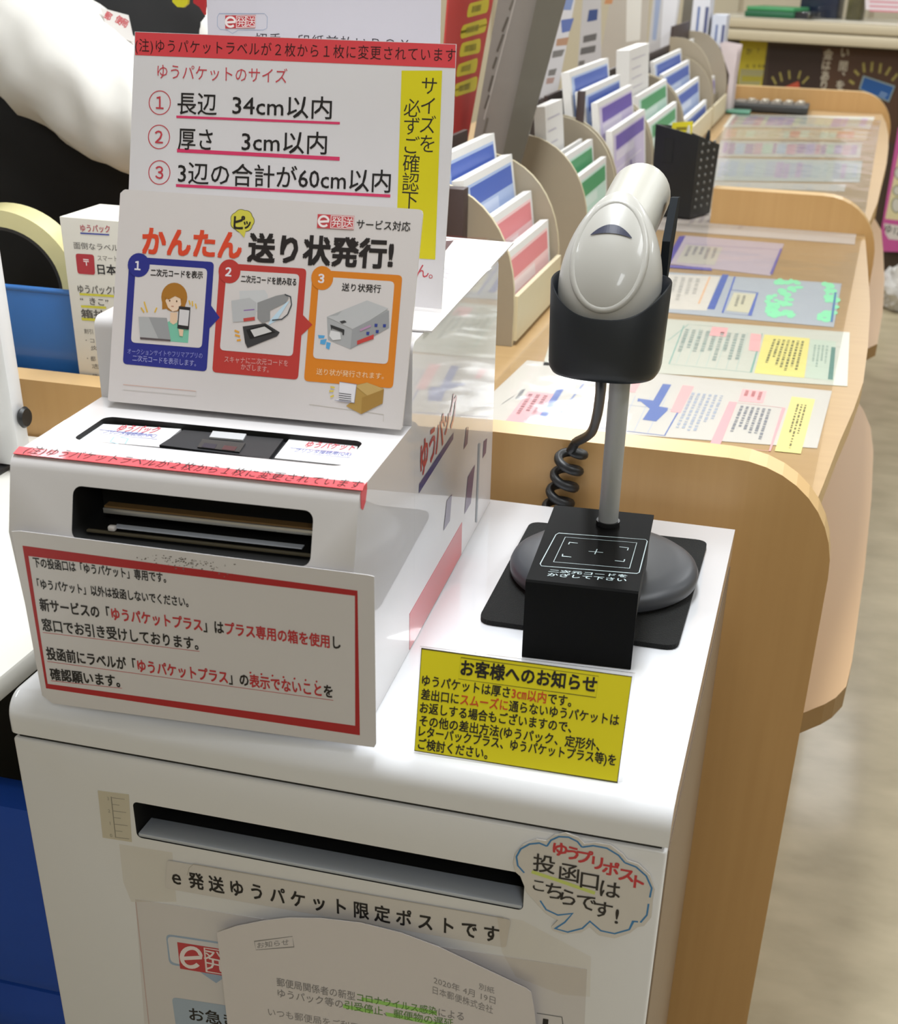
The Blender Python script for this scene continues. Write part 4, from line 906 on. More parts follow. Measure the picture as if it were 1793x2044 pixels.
# ---------------------------------------------------------------- racks of form pads
def rack(y0, y1, label, h=.242, div=(0, 1, 2)):
    t = thing('form_rack', label, 'rack', (.05, (y0 + y1) / 2, ZC), 'beige form racks along the counter')
    pr_ = [(-.035, ZC + .0005), (.1245, ZC + .0005), (.125, .085)]
    for k in range(1, 13):
        a = math.radians(90 * k / 12); pr_.append((-.010 + .135 * math.cos(a) ** .9, .085 + (h - .085) * math.sin(a) ** .9))
    pr_.append((-.035, h))
    for y in (y0, y1 - .007):
        bm = bmesh.new(); prism(bm, [Vector((x, y, z)) for x, z in pr_], (0, .007, 0), 0, 1); fin('end_plate', bm, [M_BEIGE, M_BEIGE_EDGE], t)
    boxobj('tray_base', M_BEIGE, t, -.034, .1243, y0 + .0072, y1 - .0072, ZC + .0006, .0365)
    bm = bmesh.new(); prism(bm, [Vector((x, y0 + .0072, z)) for x, z in ((.1205, .0367), (.1292, .0367), (.1292, .098), (.1225, .098))], (0, y1 - y0 - .0144, 0)); fin('front_lip', bm, M_BEIGE_EDGE, t)
    boxobj('back_panel', M_BROWN, t, -.0345, -.028, y0 + .0072, y1 - .0072, .0367, h + .03)
    for i in div:                                      # leaning partitions between the rows of pads
        x, zt, ln = ((.0555, .170, 9), (.0805, .140, 8), (.1005, .105, 6))[i]; k = math.tan(math.radians(ln)) * (zt - .0368)
        bm = bmesh.new(); prism(bm, [Vector((x, y0 + .0072, .0368)), Vector((x + .0025, y0 + .0072, .0368)), Vector((x + .0025 - k, y0 + .0072, zt)), Vector((x - k, y0 + .0072, zt))], (0, y1 - y0 - .0144, 0)); fin('divider', bm, M_BEIGE, t)
    return t
PADC = {'blue': ('#4763b5', '#a9bbdf', '#c9d4ec'), 'red': ('#d98086', '#ecc5c6', '#eedcdc'), 'green': ('#4c9a68', '#bfddd0', '#d3e6de'), 'purple': ('#6a55ad', '#cbc0de', '#ddd6e6'),
        'white': ('#d5d1d6', '#dedbe0', '#d0cdd6'), 'grey': ('#a9a698', '#b4b1a4', '#bab7aa')}
def pad(x, y0, y1, z0, z1, kind, label, group, th=.013, lean=14, seed=0):
    a = math.radians(lean); ey = Vector((-math.sin(a), 0, math.cos(a)))
    hh = (z1 - z0) / math.cos(a); O = Vector((x, y0, z0)); wd = y1 - y0
    s = Sheet(O, Y3, ey, th); c = PADC[kind]; rd = random.Random(seed)
    s.base([(0, 0), (wd, 0), (wd, hh), (0, hh)], mat('pad_paper', '#dddbd9', .6, var=.02), mat('pad_edges', '#e6e3df', .7, var=.06, scale=300, stretch=(1, 1, 1)))
    if kind not in ('white', 'grey'):
        s.poly([(.04 * wd, .10 * hh), (.96 * wd, .10 * hh), (.96 * wd, hh - .010), (.04 * wd, hh - .010)], c[1], 1)
        s.poly([(.10 * wd, hh - .040), (.95 * wd, hh - .040), (.95 * wd, hh - .014), (.10 * wd, hh - .014)], c[0], 2)
        s.poly([(.10 * wd, hh - .060), (.62 * wd, hh - .060), (.62 * wd, hh - .044), (.10 * wd, hh - .044)], c[2], 2)
        for k in range(5):
            y = hh - .075 - .016 * k
            if y > .02: s.poly([(.12 * wd, y - .003), ((.4 + .5 * rd.random()) * wd, y - .003), ((.4 + .5 * rd.random()) * wd, y), (.12 * wd, y)], c[2], 2)
        if hh > .13: s.poly([(.50 * wd, hh - .105), (.54 * wd, hh - .105), (.54 * wd, hh - .080), (.50 * wd, hh - .080)], c[0], 3)
    else:
        for k in range(7):
            y = hh - .02 - .02 * k
            if y > .02: s.poly([(.12 * wd, y - .003), ((.4 + .5 * rd.random()) * wd, y - .003), ((.4 + .5 * rd.random()) * wd, y), (.12 * wd, y)], '#bdb9c4' if kind == 'white' else '#9a978b', 2)
    o = s.obj('form_pad'); setp(o, label, 'pad', group); return o
LEAN = {.036: 9, .061: 9, .060: 9, .086: 8, .087: 8, .106: 6, .02: 9}
TP = (.016, .016, .0125, .0125)
G1 = 'form pads in the nearest rack'
rk = rack(1.065, 1.381, 'beige form rack nearest the printer holding blue and red pads'); boxobj('post', M_BROWN, rk, .0295, .0565, 1.040, 1.0645, ZC + .0006, .237, .001)
for i, (x, zt, k, lab) in enumerate(((.036, .268, 'blue', 'rearmost blue-headed form pad in the rack nearest the printer'), (.0605, .240, 'blue', 'blue-headed form pad just behind the red pads in the nearest rack'),
                        (.0865, .190, 'red', 'pink-red form pad just in front of the blue pads'), (.1060, .150, 'red', 'front pink-red form pad in the nearest rack'))):
    pad(x, 1.079, 1.366, .040 , zt, k, lab, G1, th=TP[i], lean=LEAN[round(x, 3)], seed=i)
rack(1.625, 1.945, 'beige form rack with green pads, its large end plate facing the viewer', div=(1, 2))
pad(.040, 1.648, 1.80, .040, .282, 'white', 'thick white paper block standing in the rack with green pads', 'white paper blocks', th=.02, lean=6)
pad(.070, 1.66, 1.90, .040, .208, 'grey', 'dull grey card between the white block and the green pads', None, th=.005, lean=6)
for i, (x, zt) in enumerate(((.0865, .205), (.1060, .176))): pad(x, 1.64, 1.925, .040, zt, 'green', ('rear', 'front')[i] + ' green-headed form pad in the second rack, beside the scanner barrel', 'green form pads', th=.010, lean=LEAN[round(x, 3)], seed=8 + i)
rk = rack(1.962, 2.465, 'beige form rack with purple pads beside the black pen holder'); boxobj('post', M_BROWN, rk, .034, .048, 1.9475, 1.9615, ZC + .0006, .286, .001)
for i, (x, zt, k, lab) in enumerate(((.036, .312, 'blue', 'tall blue-headed form pad behind the purple pads'), (.0605, .280, 'blue', 'thin blue-edged form pad directly behind the purple pads'), (.0865, .262, 'purple', 'rear purple-headed form pad beside the pen holder'), (.1060, .214, 'purple', 'front purple-headed form pad beside the pen holder'))):
    pad(x, 1.985, 2.44, .040, zt, k, lab, 'form pads in the purple rack', th=TP[i], lean=LEAN[round(x, 3)], seed=20 + i)
rack(2.485, 3.075, 'beige form rack with green pads beyond the pen holder', div=(1, 2))
pad(.036, 2.50, 2.82, .040, .326, 'white', 'tall white paper block standing beyond the purple pads', 'white paper blocks', th=.03, lean=4)
for i, (x, zt) in enumerate(((.0865, .232), (.1060, .180))): pad(x, 2.52, 3.05, .040, zt, 'green', ('rear', 'front')[i] + ' green-headed form pad directly above the yellow tag', 'green form pads beyond the pen holder', th=.010, lean=LEAN[round(x, 3)], seed=30 + i)
rack(3.095, 3.878, 'beige form rack with four small blue pads')
for i, (x, zt, lab) in enumerate(((.036, .262, 'rearmost of four stepped blue form pads'), (.0605, .232, 'second from the rear of four stepped blue form pads'), (.0865, .185, 'third from the rear of four stepped blue form pads'), (.1060, .120, 'front one of four stepped blue form pads'))):
    pad(x, 3.20, 3.85, .040, zt, 'blue', lab, 'stepped blue form pads', th=.010, lean=LEAN[round(x, 3)], seed=40 + i)
rack(3.898, 4.392, 'beige form rack farthest from the viewer, with blue, red and purple pads', .292)
for i, (x, zt, k, lab) in enumerate(((.020, .268, 'blue', 'blue form pad in the farthest rack'), (.0605, .182, 'red', 'red form pad in the farthest rack'), (.0865, .155, 'purple', 'purple form pad in the farthest rack'))):
    pad(x, 3.915, 4.37, .040, zt, k, lab, 'form pads in the farthest rack', th=.010, lean=LEAN[round(x, 3)], seed=50 + i)

# ================================================================ small things on the counters
def quadprism(name, m, parent, foot, z0, tops, bev=0.0):
    """upright block on a four-cornered foot with its own height at each corner"""
    bm = bmesh.new(); a = [bm.verts.new((x, y, z0)) for x, y in foot]; b = [bm.verts.new((x, y, z)) for (x, y), z in zip(foot, tops)]
    bm.faces.new(a[::-1]); bm.faces.new(b)
    for i in range(4): bm.faces.new((a[i], a[(i + 1) % 4], b[(i + 1) % 4], b[i]))
    if bev: bmesh.ops.bevel(bm, geom=bm.edges[:], offset=bev, segments=2, affect='EDGES', profile=.5)
    return fin(name, bm, m, parent, 40 if bev else None)
t = thing('pen_holder', 'tall black pen holder with slanted rim beside the purple form pads', 'pen holder', (.222, 2.23, ZC))
F = [(.158, 2.190), (.252, 2.170), (.288, 2.262), (.188, 2.292)]
zt = [.2115, .195, .172, .200]; zl = ZC + .0045
bm = bmesh.new(); o4 = []; i4 = []; ot = []; it = []
cx = sum(p[0] for p in F) / 4; cy = sum(p[1] for p in F) / 4
for (x, y), z in zip(F, zt):
    xi, yi = cx + (x - cx) * .93, cy + (y - cy) * .93
    o4.append(bm.verts.new((cx + (x - cx) * .93, cy + (y - cy) * .93, zl))); ot.append(bm.verts.new((x, y, z))); it.append(bm.verts.new((xi, yi, z))); i4.append(bm.verts.new((cx + (x - cx) * .86, cy + (y - cy) * .86, zl + .004)))
bm.faces.new(o4[::-1]); bm.faces.new(i4)
for i in range(4):
    j = (i + 1) % 4
    bm.faces.new((o4[i], o4[j], ot[j], ot[i])); bm.faces.new((ot[i], ot[j], it[j], it[i])); bm.faces.new((it[i], it[j], i4[j], i4[i]))
fin('holder_body', bm, M_BLACK, t)
bm = bmesh.new()
a = Vector((F[1][0], F[1][1], 0)); b = Vector((F[2][0], F[2][1], 0)); nn = Vector((b.y - a.y, a.x - b.x, 0)).normalized()
for c_ in range(3):
    for r_ in range(9):
        p = a.lerp(b, .2 + .28 * c_) + Vector((0, 0, .055 + .0155 * r_)) - nn * (.0035 * (1 - r_ / 9))
        bmesh.ops.create_uvsphere(bm, u_segments=8, v_segments=6, radius=.0034, matrix=Matrix.Translation(p))
fin('studs', bm, mat('grey_stud', '#6d6c66', .35), t, 180)
quadprism('front_slot', M_DARK, t, [(.180, 2.1848), (.200, 2.1805), (.200, 2.1835), (.180, 2.1875)], .140, [.186] * 4)
def slim(name, p0, p1, r, m, label, cat):
    bm = bmesh.new(); tube(bm, [p0, Vector(p0).lerp(Vector(p1), .92), p1], [r, r, r * .45], 10); return setp(fin(name, bm, m, None, 40), label, cat)
slim('pen', (.258, 2.24, .045), (.264, 2.244, .200), .005, M_BLACK, 'dark capped pen standing at the right end of the black holder', 'pen')
slim('pen', (.225, 2.23, .045), (.222, 2.236, .208), .0045, mat('ivory_pen', '#d8d4c4', .4), 'ivory pen standing in the middle of the black holder', 'pen')
s = Sheet((.194, 2.228, .045), Vector((1, -.12, 0)), Vector((0, .1, 1)), .0008); s.base([(0, 0), (.030, 0), (.034, .172), (-.010, .166)], M_PAPER)
s.poly([(-.010, .140), (.034, .143), (.034, .172), (-.010, .166)], '#e0d026', 1); s.poly([(0, .152), (.022, .154), (.022, .160), (0, .158)], '#8a7a20', 2); setp(s.obj('tag_card'), 'white card with a bright yellow tag sticking out of the black holder', 'card')
t = thing('pen_tray', 'long black tray of coins and clips before the farthest counter panel', 'tray', (.27, 4.58, ZC))
tz = ZC + .0045
boxobj('tray_body', mat('dark_grey_tray', '#2c2b29', .5), t, .135, .415, 4.50, 4.70, tz, tz + .022, .003)
for k in range(6): boxobj('compartment', mat('worn_grey_well', '#726a60', .6), t, .148 + .043 * k, .184 + .043 * k, 4.56, 4.69, tz + .0225, tz + .0245, .001)
for k, x in enumerate((.255, .300, .342, .385, .205)):
    bm = bmesh.new(); lathe(bm, [(0, 0), (.014, 0), (.015, .004), (.012, .009), (0, .010)], (x + .0, 4.625, tz + .0250), 16); setp(fin('coin_pile', bm, mat('pale_coin', '#bdb4a4', .35, metal=.4)), 'small pale coin pile in one well of the long black tray', 'coins', 'coin piles in the black tray')
bm = bmesh.new(); box(bm, .130, .215, 4.40, 4.48, tz, tz + .008, .002); setp(fin('green_case', bm, mat('dull_green_plastic', '#5c8f78', .45), None, 40), 'small dull green case in front of the long black tray', 'case')

# ---------------------------------------------------------------- displays standing behind the racks
pA, pB, pC = on(918, 0, 'y', 1.50), on(985, 0, 'y', 1.66), on(893, 330, 'y', 1.50)
ex = (pB - pA); ey_ = (pA - pC); 
s = Sheet(pC, ex, ey_, .003)
s.base([s.L(*p) for p in [(906, -130), (1004, -130), (985, 0), (925, 330)]] + [(s.L(925, 330)[0] - .01, -.16), (s.L(870, 330)[0], -.16), s.L(870, 330)], mat('red_display_board', '#b23a36', .5, var=.02))
def zr(x, y): return (860 + x / 5.274, y / 5.274)
for k, q in enumerate(([(400, 40), (620, -20), (600, 130), (375, 190)], [(325, 270), (598, 185), (580, 335), (305, 415)], [(322, 455), (530, 400), (518, 555), (296, 605)], [(285, 680), (500, 605), (478, 760), (262, 815)], [(250, 890), (498, 795), (480, 950), (245, 1025)])):
    s.rquad([zr(*p) for p in q], .1, '#c9b832', 1); c = Vector((sum(p[0] for p in q) / 4, sum(p[1] for p in q) / 4))
    s.dashes([zr(c.x + (p[0] - c.x) * .6, c.y + (p[1] - c.y) * .5) for p in q], 1, '#7d7226', 2, seed=60 + k, fill=1.0, hh=.9)
setp(s.obj('display_board'), 'red leaning display board with five yellow labels beside the size notice', 'display board')
t = thing('leaflet_stand', 'tall grey leaning leaflet stand with dark slots, right of the red board', 'stand', (-.0, 1.55, ZC))
y0_ = 1.53
fq = [on(1008, -80, 'y', y0_), on(1122, -80, 'y', y0_), on(1022, 330, 'y', y0_), on(936, 330, 'y', y0_)]
def down(a, b, z):                                    # continue the edge a-b down to height z
    k = (z - b.z) / (b.z - a.z); return b + (b - a) * k
fl = [fq[0], fq[1], down(fq[1], fq[2], ZC + .003), down(fq[0], fq[3], ZC + .003)]
bm = bmesh.new(); prism(bm, fl, (0, .05, 0)); fin('stand_face', bm, mat('taupe_acrylic', '#77716a', .35, var=.05, coat=.3), t)
rq = [on(1090, -80, 'y', y0_ - .003), on(1152, -80, 'y', y0_ - .003), on(1040, 330, 'y', y0_ - .003), on(1000, 330, 'y', y0_ - .003)]
rl = [rq[0], rq[1], down(rq[1], rq[2], ZC + .003), down(rq[0], rq[3], ZC + .003)]
bm = bmesh.new(); prism(bm, rl, (0, -.004, 0)); fin('side_rail', bm, mat('dark_taupe_acrylic', '#5d594f', .35, var=.05, coat=.3), t)
s = Sheet((0, y0_ - .0003, 0), X3, Z3, .0004)
s.line([zr(900, -40), zr(560, 1260)], 3, '#97918a', 0)
for a, b in (((868, 0), (830, 100)), ((815, 180), (755, 330)), ((765, 360), (700, 540)), ((695, 600), (655, 720)), ((655, 795), (610, 960)), ((615, 1000), (570, 1140)), ((600, 1240), (560, 1400))): s.line([zr(*a), zr(*b)], 4.2, '#4d473f' if a[0] % 2 else '#5d574e', 1)
s.obj('slot_marks', t)
def leaflet(q, px_edge, label, cols, seed, paper='#cfcdd0', x_edge=-.05, th=.002):
    """an upright printed panel behind the racks, standing on the counter"""
    lo, hi = 1.5, 7.0
    for _ in range(40):
        m_ = (lo + hi) / 2
        if on(px_edge[0], px_edge[1], 'y', m_).x > x_edge: lo = m_
        else: hi = m_
    s = Sheet((0, lo, ZC + .0006), X3, Z3, th); P = [s.L(*p) for p in q]
    k = P[2][1] / max(1e-6, (P[1][1] - P[2][1])); dx = (P[2][0] - P[1][0]) * k; dx2 = (P[3][0] - P[0][0]) * k
    s.base([P[3] and (P[3][0] + dx2, 0), (P[2][0] + dx, 0), P[1], P[0]], mat('leaflet_' + paper, paper, .4, coat=.3, var=.02)); rd = random.Random(seed)
    for qq, c in cols: s.rquad(qq, .05, c, 1)
    return setp(s.obj('leaflet'), label, 'leaflet')
D = '#7b7876'
leaflet([(1098, -60), (1160, -60), (1112, 190), (1068, 190)], (1112, 190), 'white leaflet panel with blue top right of the grey stand', [([(1126, -20), (1150, -20), (1140, 20), (1122, 20)], '#7f8fb8'), ([(1120, 40), (1146, 36), (1138, 62), (1122, 66)], '#5f70a8'), ([(1104, 102), (1128, 98), (1122, 112), (1102, 116)], D), ([(1112, 78), (1136, 74), (1132, 90), (1110, 92)], '#b08a70'), ([(1096, 140), (1112, 136), (1108, 150), (1094, 152)], D), ([(1092, 156), (1108, 154), (1104, 166), (1090, 168)], '#ab8f88')], 1)
leaflet([(1168, -60), (1200, -60), (1200, 150), (1152, 150)], (1200, 150), 'white leaflet panel with dark blue block and grey lines', [([(1176, 20), (1194, 18), (1192, 40), (1172, 44)], '#46598f'), ([(1165, 72), (1192, 66), (1190, 80), (1164, 86)], '#6f6d6d'), ([(1160, 96), (1190, 90), (1188, 104), (1158, 110)], '#6f6d6d'), ([(1156, 122), (1168, 120), (1166, 130), (1154, 132)], D)], 2)
leaflet([(1228, -60), (1300, -60), (1288, 130), (1196, 130)], (1288, 130), 'plain pale grey leaflet panel behind the tall white paper block', [([(1212, -10), (1226, -10), (1222, 8), (1206, 8)], '#c08a60'), ([(1252, -60), (1284, -60), (1278, 80), (1250, 84)], '#dcdad4')], 3, '#b9b2a8')
leaflet([(1310, -60), (1368, -60), (1338, 130), (1290, 130)], (1338, 125), 'pale grey leaflet panel with a faint blue stripe', [([(1310, -20), (1322, -20), (1310, 80), (1302, 80)], '#8f9bb5'), ([(1328, -60), (1362, -60), (1340, 100), (1318, 100)], '#cfcfd4')], 4, '#b5b4b6')
leaflet([(1372, -60), (1400, -60), (1376, 90), (1352, 120)], (1376, 90), 'narrow dark grey panel left of the tall end plate', [], 5, '#6a665c')
# tall stacks beyond the last rack
for x0, x1, y0b, y1b, z1, lab, c in ((-.030, .030, 4.45, 4.60, .395, 'tallest white leaflet bundle with blue edge beyond the last rack', '#d3d3da'), (.040, .090, 4.48, 4.62, .340, 'lower white leaflet bundle with blue edge beyond the last rack', '#cdd0da')):
    s = Sheet((x0, y0b, ZC + .0006), X3, Z3, y1b - y0b); s.O = Vector((x0, y1b, ZC + .0006)); hh = z1 - ZC
    s.base([(0, 0), (x1 - x0, 0), (x1 - x0, hh), (0, hh)], mat('bundle_' + c, c, .5, var=.03)); s.poly([(.3 * (x1 - x0), .02), (.45 * (x1 - x0), .02), (.45 * (x1 - x0), hh - .03), (.3 * (x1 - x0), hh - .03)], '#5d6f9e', 1); s.poly([(.75 * (x1 - x0), .02), (.95 * (x1 - x0), .02), (.95 * (x1 - x0), hh - .03), (.75 * (x1 - x0), hh - .03)], '#50557a', 1)
    setp(s.obj('leaflet_bundle'), lab, 'leaflets')
for k in range(3):
    s = Sheet((0, 4.46 + .022 * k, 0), X3, Z3, .012); q = [(1436 + 5 * k, 86 - 2 * k), (1474 + 4 * k, 93 - 2 * k), (1466 + 3 * k, 150), (1456 + 2 * k, 150)]
    P_ = [s.L(*p) for p in q]; s.base([(P_[3][0], ZC + .0006), (P_[2][0], ZC + .0006), P_[2], P_[1], P_[0], P_[3]], mat('pinkish_paper', '#cfc0bf', .6, var=.05))
    setp(s.obj('form_pad'), ('front', 'middle', 'rearmost')[k] + ' of three fanned pinkish paper pads at the far end of the racks', 'pad', 'pinkish pads at the far end')
# ================================================================ left side: staff desk and things on it
ZD = .028
t = thing('staff_desk', 'white staff desk at the left, beside the white post box', 'desk', (-.5, .25, FLOOR_Z))
boxobj('desk_top', mat('white_desk_laminate', '#d9d7cf', .45, var=.02), t, -1.15, -.0265, -.35, EY - .003, ZD - .020, ZD, .003)
for y in (-.33, .43): boxobj('leg', M_STEEL, t, -1.12, -1.08, y, y + .035, FLOOR_Z, ZD - .0205)
boxobj('under_desk_shade', M_DARK, t, -1.10, -.030, .475, .495, FLOOR_Z + .002, ZD - .0205)  # black sheet added for the shadow under the desk, hiding the wood behind
t = thing('terminal_screen', 'upright white terminal screen on the white desk at the left edge', 'screen', (-.42, .42, ZD))
boxobj('screen_shell', M_WHITE, t, -.66, -.2420, .412, .436, ZD + .006, .42, .006)
boxobj('screen_foot', M_BLACK, t, -.50, -.26, .36, .47, ZD + .0004, ZD + .0058, .002)
bm = bmesh.new(); lathe(bm, [(0, -.003), (.009, -.003), (.011, 0), (.009, .003), (0, .003)], (0, 0, 0), 24); bm.transform(Matrix.Translation((-.2375, .424, .085)) @ Matrix.Rotation(math.radians(90), 4, 'Y')); fin('side_knob', bm, M_BLACK, t, 40)
bm = bmesh.new(); lathe(bm, [(0, 0), (.10, 0), (.125, .02), (.15, .30), (.155, .31), (.150, .312), (.142, .30), (.118, .025), (0, .02)], (-.19, .20, FLOOR_Z), 40, 1.1, 1.1); bm.transform(Matrix.Translation((0, 0, 0)))
t = thing('blue_chair', 'deep blue chair tucked under the white desk, left of the post box', 'chair', (-.22, .18, FLOOR_Z)); bm.free()
M_BLUE = mat('royal_blue_vinyl', '#124cb5', .5, var=.06)
boxobj('seat', M_BLUE, t, -.46, -.062, .165, .45, -.52, -.44, .03)
boxobj('backrest', M_BLUE, t, -.46, -.058, .10, .155, -.378, -.150, .025)
for x, y in ((-.42, .20), (-.10, .20), (-.42, .42), (-.10, .42)):
    bm = bmesh.new(); tube(bm, [(x, y, FLOOR_Z + .001), (x, y, -.521)], .012, 10); fin('leg', bm, M_STEEL, t, 40)
bm = bmesh.new(); tube(bm, [(-.25, .20, -.522), (-.25, .135, -.50), (-.25, .127, -.385)], .014, 10); fin('back_support', bm, M_STEEL, t, 40)
# blue box with the tape roll
t = thing('blue_storage_box', 'shiny blue storage box behind the wood panel at the left', 'box', (-.42, .66, ZC))
M_BBOX = mat('blue_gloss_plastic', '#2a64a6', .35, var=.05, coat=.4)
bx0, bx1, by0, by1, bz1 = -.60, -.262, .585, .715, .172
for nm, a in (('front_wall', (bx0, bx1, by0, by0 + .004, ZC + .004, bz1)), ('back_wall', (bx0, bx1, by1 - .004, by1, ZC + .004, bz1 - .045)), ('end_wall', (bx1 - .004, bx1, by0 + .0042, by1 - .0042, ZC + .004, bz1 - .045)), ('end_wall', (bx0, bx0 + .004, by0 + .0042, by1 - .0042, ZC + .004, bz1 - .045)), ('floor_panel', (bx0, bx1, by0, by1, ZC + .0004, ZC + .0038))): boxobj(nm, M_BBOX, t, *a, .001)
bm = bmesh.new(); tube(bm, [(bx0, by0 + .002, bz1), (bx1, by0 + .002, bz1)], .0035, 12); fin('rim', bm, M_BBOX, t, 60)
TC = on(22, 565, 'y', .66); t = thing('tape_roll', 'large yellowish roll of clear packing tape standing in the blue box', 'tape', (TC.x, TC.y, TC.z - .085))
def ring(name, r0, r1, hw, m):
    bm = bmesh.new(); lathe(bm, [(r0, -hw), (r1, -hw), (r1, hw), (r0, hw), (r0, -hw)], (0, 0, 0), 64); bm.transform(Matrix.Translation(TC) @ Matrix.Rotation(math.radians(14), 4, 'Z') @ Matrix.Rotation(math.radians(90), 4, 'X')); fin(name, bm, m, t, 40)
ring('tape', .0675, .0855, .024, mat('yellowish_clear_tape_roll', '#d9cf96', .25, var=.05, coat=.6)); ring('core', .0640, .0672, .0245, mat('dark_core', '#2a2620', .6))
# leaflet box
t = thing('leaflet_box', 'white printed leaflet box between the blue box and the printer', 'box', (-.20, .62, ZC))
yb_ = .565; P0 = on(118, 432, 'y', yb_); xl_ = P0.x; zt_ = P0.z
boxobj('carton', mat('white_carton', '#d4cfc4', .55, var=.02), t, xl_, xl_ + .115, yb_, yb_ + .085, ZC + .0006, zt_, .001)
s = Sheet((0, yb_, 0), X3, Z3, .0003)
def zl_(x, y): return (x / 3.586, 380 + y / 3.586)
s.text(zl_(578, 296), zl_(790, 304), 14, [('ゆうパック', '#b5525c')], .015, 1); s.line([zl_(575, 306), zl_(782, 318)], 2.4, '#3f4a9c', 1)
s.text(zl_(530, 418), zl_(960, 444), 13, '面倒なラベル作成', .0, 1, '#5b5653')
s.rquad([zl_(540, 452), zl_(672, 460), zl_(682, 605), zl_(556, 596)], .14, '#ab2f37', 1); s.char(zl_(618, 515), 15, '〒', '#ecdede', .02)
s.text(zl_(700, 505), zl_(960, 515), 11, 'スマートフォン', 0, 1, '#7d7874'); s.text(zl_(702, 600), zl_(985, 615), 19, '日本郵便', .02, 1)
s.text(zl_(560, 735), zl_(860, 750), 16, 'ゆうパックは', .01, 2, '#57524c'); s.line([zl_(570, 742), zl_(860, 760)], 4, '#c9c13a', 1)
s.text(zl_(578, 815), zl_(780, 830), 14, '“きこ”', .01, 2, '#57524c'); s.line([zl_(580, 830), zl_(760, 840)], 4, '#c9c13a', 1)
s.text(zl_(585, 912), zl_(760, 922), 16, '箱抄', .02, 2, '#57524c'); s.line([zl_(585, 920), zl_(760, 930)], 5, '#c9c13a', 1)
for x, y, tx in ((605, 1025, '割引'), (615, 1090, '・コ'), (650, 1145, '炎'), (625, 1220, '・都'), (660, 1275, '志'), (640, 1345, '・機')): s.text(zl_(x, y), zl_(x + 62, y + 4), 9, tx, 0, 1, '#6b6560')
s.obj('carton_printing', t)

# ================================================================ far counter across the room
FL = on(1474, 33, 'y', 6.9); AF = math.radians(-16)
fe = Vector((math.cos(AF), math.sin(AF), 0)); fd = Vector((-fe.y, fe.x, 0)); ZF = FL.z
t = thing('far_counter', 'cream far counter with thick moulded top and dark poster-covered front', 'counter', (FL.x + .8, FL.y + .2, FLOOR_Z))
def fbox(name, m, u0, u1, v0, v1, z0, z1, bev=0.0):
    bm = bmesh.new(); box(bm, u0, u1, v0, v1, z0, z1, bev, 0, Matrix.Translation((FL.x, FL.y, 0)) @ Matrix.Rotation(AF, 4, 'Z')); return fin(name, bm, m, t, 40 if bev else None)
M_FTOP = mat('cream_counter_edge', '#b7ab92', .45, var=.03); fz = 1.0
k_ = (on(1474, 33, 'y', 6.9) - CAM).length / FPX * .88
z1_, z2_, z3_ = ZF, on(1480, 58, 'y', 6.9).z, on(1483, 80, 'y', 6.9).z
fbox('counter_top', mat('pale_counter_top', '#cfc8b8', .35, coat=.3, var=.03), -.25, 2.6, .004, .75, z1_ - .004, z1_, .001)
fbox('top_edge', M_FTOP, -.25, 2.6, 0, .74, z2_ + .006, z1_ - .0045, .008)
fbox('lower_edge', M_FTOP, -.25, 2.6, -.012, .74, z3_, z2_ - .002, .008)
fbox('seam_strip', mat('dull_olive_seam', '#7d735e', .6), -.25, 2.6, .01, .74, z2_ - .0015, z2_ + .0055)
fbox('front_panel', mat('dark_walnut_front', '#3a2b20', .5, var=.12, scale=6), -.25, 2.6, .10, .72, FLOOR_Z + .0, z3_ - .0005)
WP = Vector((FL.x, FL.y, 0)) + fd * .0995
def z7(x, y): return (1450 + x / 5.2274, y / 5.2274)
def poster(label, q, m, name='poster'):
    s = Sheet(WP, fe, Z3, .0004); s.n = -fd; s.top = s.O + s.n * s.t; s.base([(x, min(y, z3_ - .0015)) for x, y in (s.L(*p) for p in q)], m); s._l = label; s._n = name; return s
def pdone(s, cat='poster'): return setp(s.obj(s._n), s._l, cat)
s = poster('yellow poster at the left end of the dark far counter front', [z7(150, 380), z7(432, 440), z7(370, 900), z7(120, 880)], mat('dull_yellow_poster', '#a8981c', .6))
s.ppx([z7(150, 720), z7(395, 730), z7(350, 890), z7(130, 880)], '#8d875e', 1); s.ppx([z7(165, 790), z7(378, 800), z7(368, 850), z7(160, 850)], '#93882c', 2); s.char(z7(240, 535), 13, 'か', '#3a3312', .01); s.char(z7(335, 525), 12, '?', '#3a3312', .01)
for x in (220, 290, 345, 385): s.char(z7(x, 690), 8, '々', '#3a3312', .02)
pdone(s)
s = poster('dark brown poster with yellow ray marks on the far counter front', [z7(455, 470), z7(1010, 500), z7(985, 1010), z7(410, 1010)], mat('black_brown_poster', '#22130c', .5, hex2='#2d190f', scale=3))
YL = '#8f8344'
for a, b in (((480, 800), (520, 880)), ((560, 755), (582, 850)), ((655, 735), (662, 825)), ((775, 740), (752, 822)), ((860, 800), (795, 870))): s.line([z7(*a), z7(*b)], 3.6, YL, 1)
s.ppx([z7(560, 930), z7(755, 845), z7(770, 930)], '#a8452e', 1); pdone(s)
s = poster('brown poster with vertical cream characters on the far counter front', [z7(1000, 490), z7(1800, 540), z7(1800, 1500), z7(960, 1400)], mat('brown_poster', '#3b2415', .5, hex2='#4a2e1a', scale=3))
for ch, x, y in (('金', 1065, 565), ('は', 1045, 680), ('あ', 1032, 790), ('り', 1018, 890), ('い', 1240, 550), ('間', 1222, 690), ('、', 1225, 770), ('を', 1190, 890)): s.char(z7(x, y), 19, ch, '#a39a8a', .03)
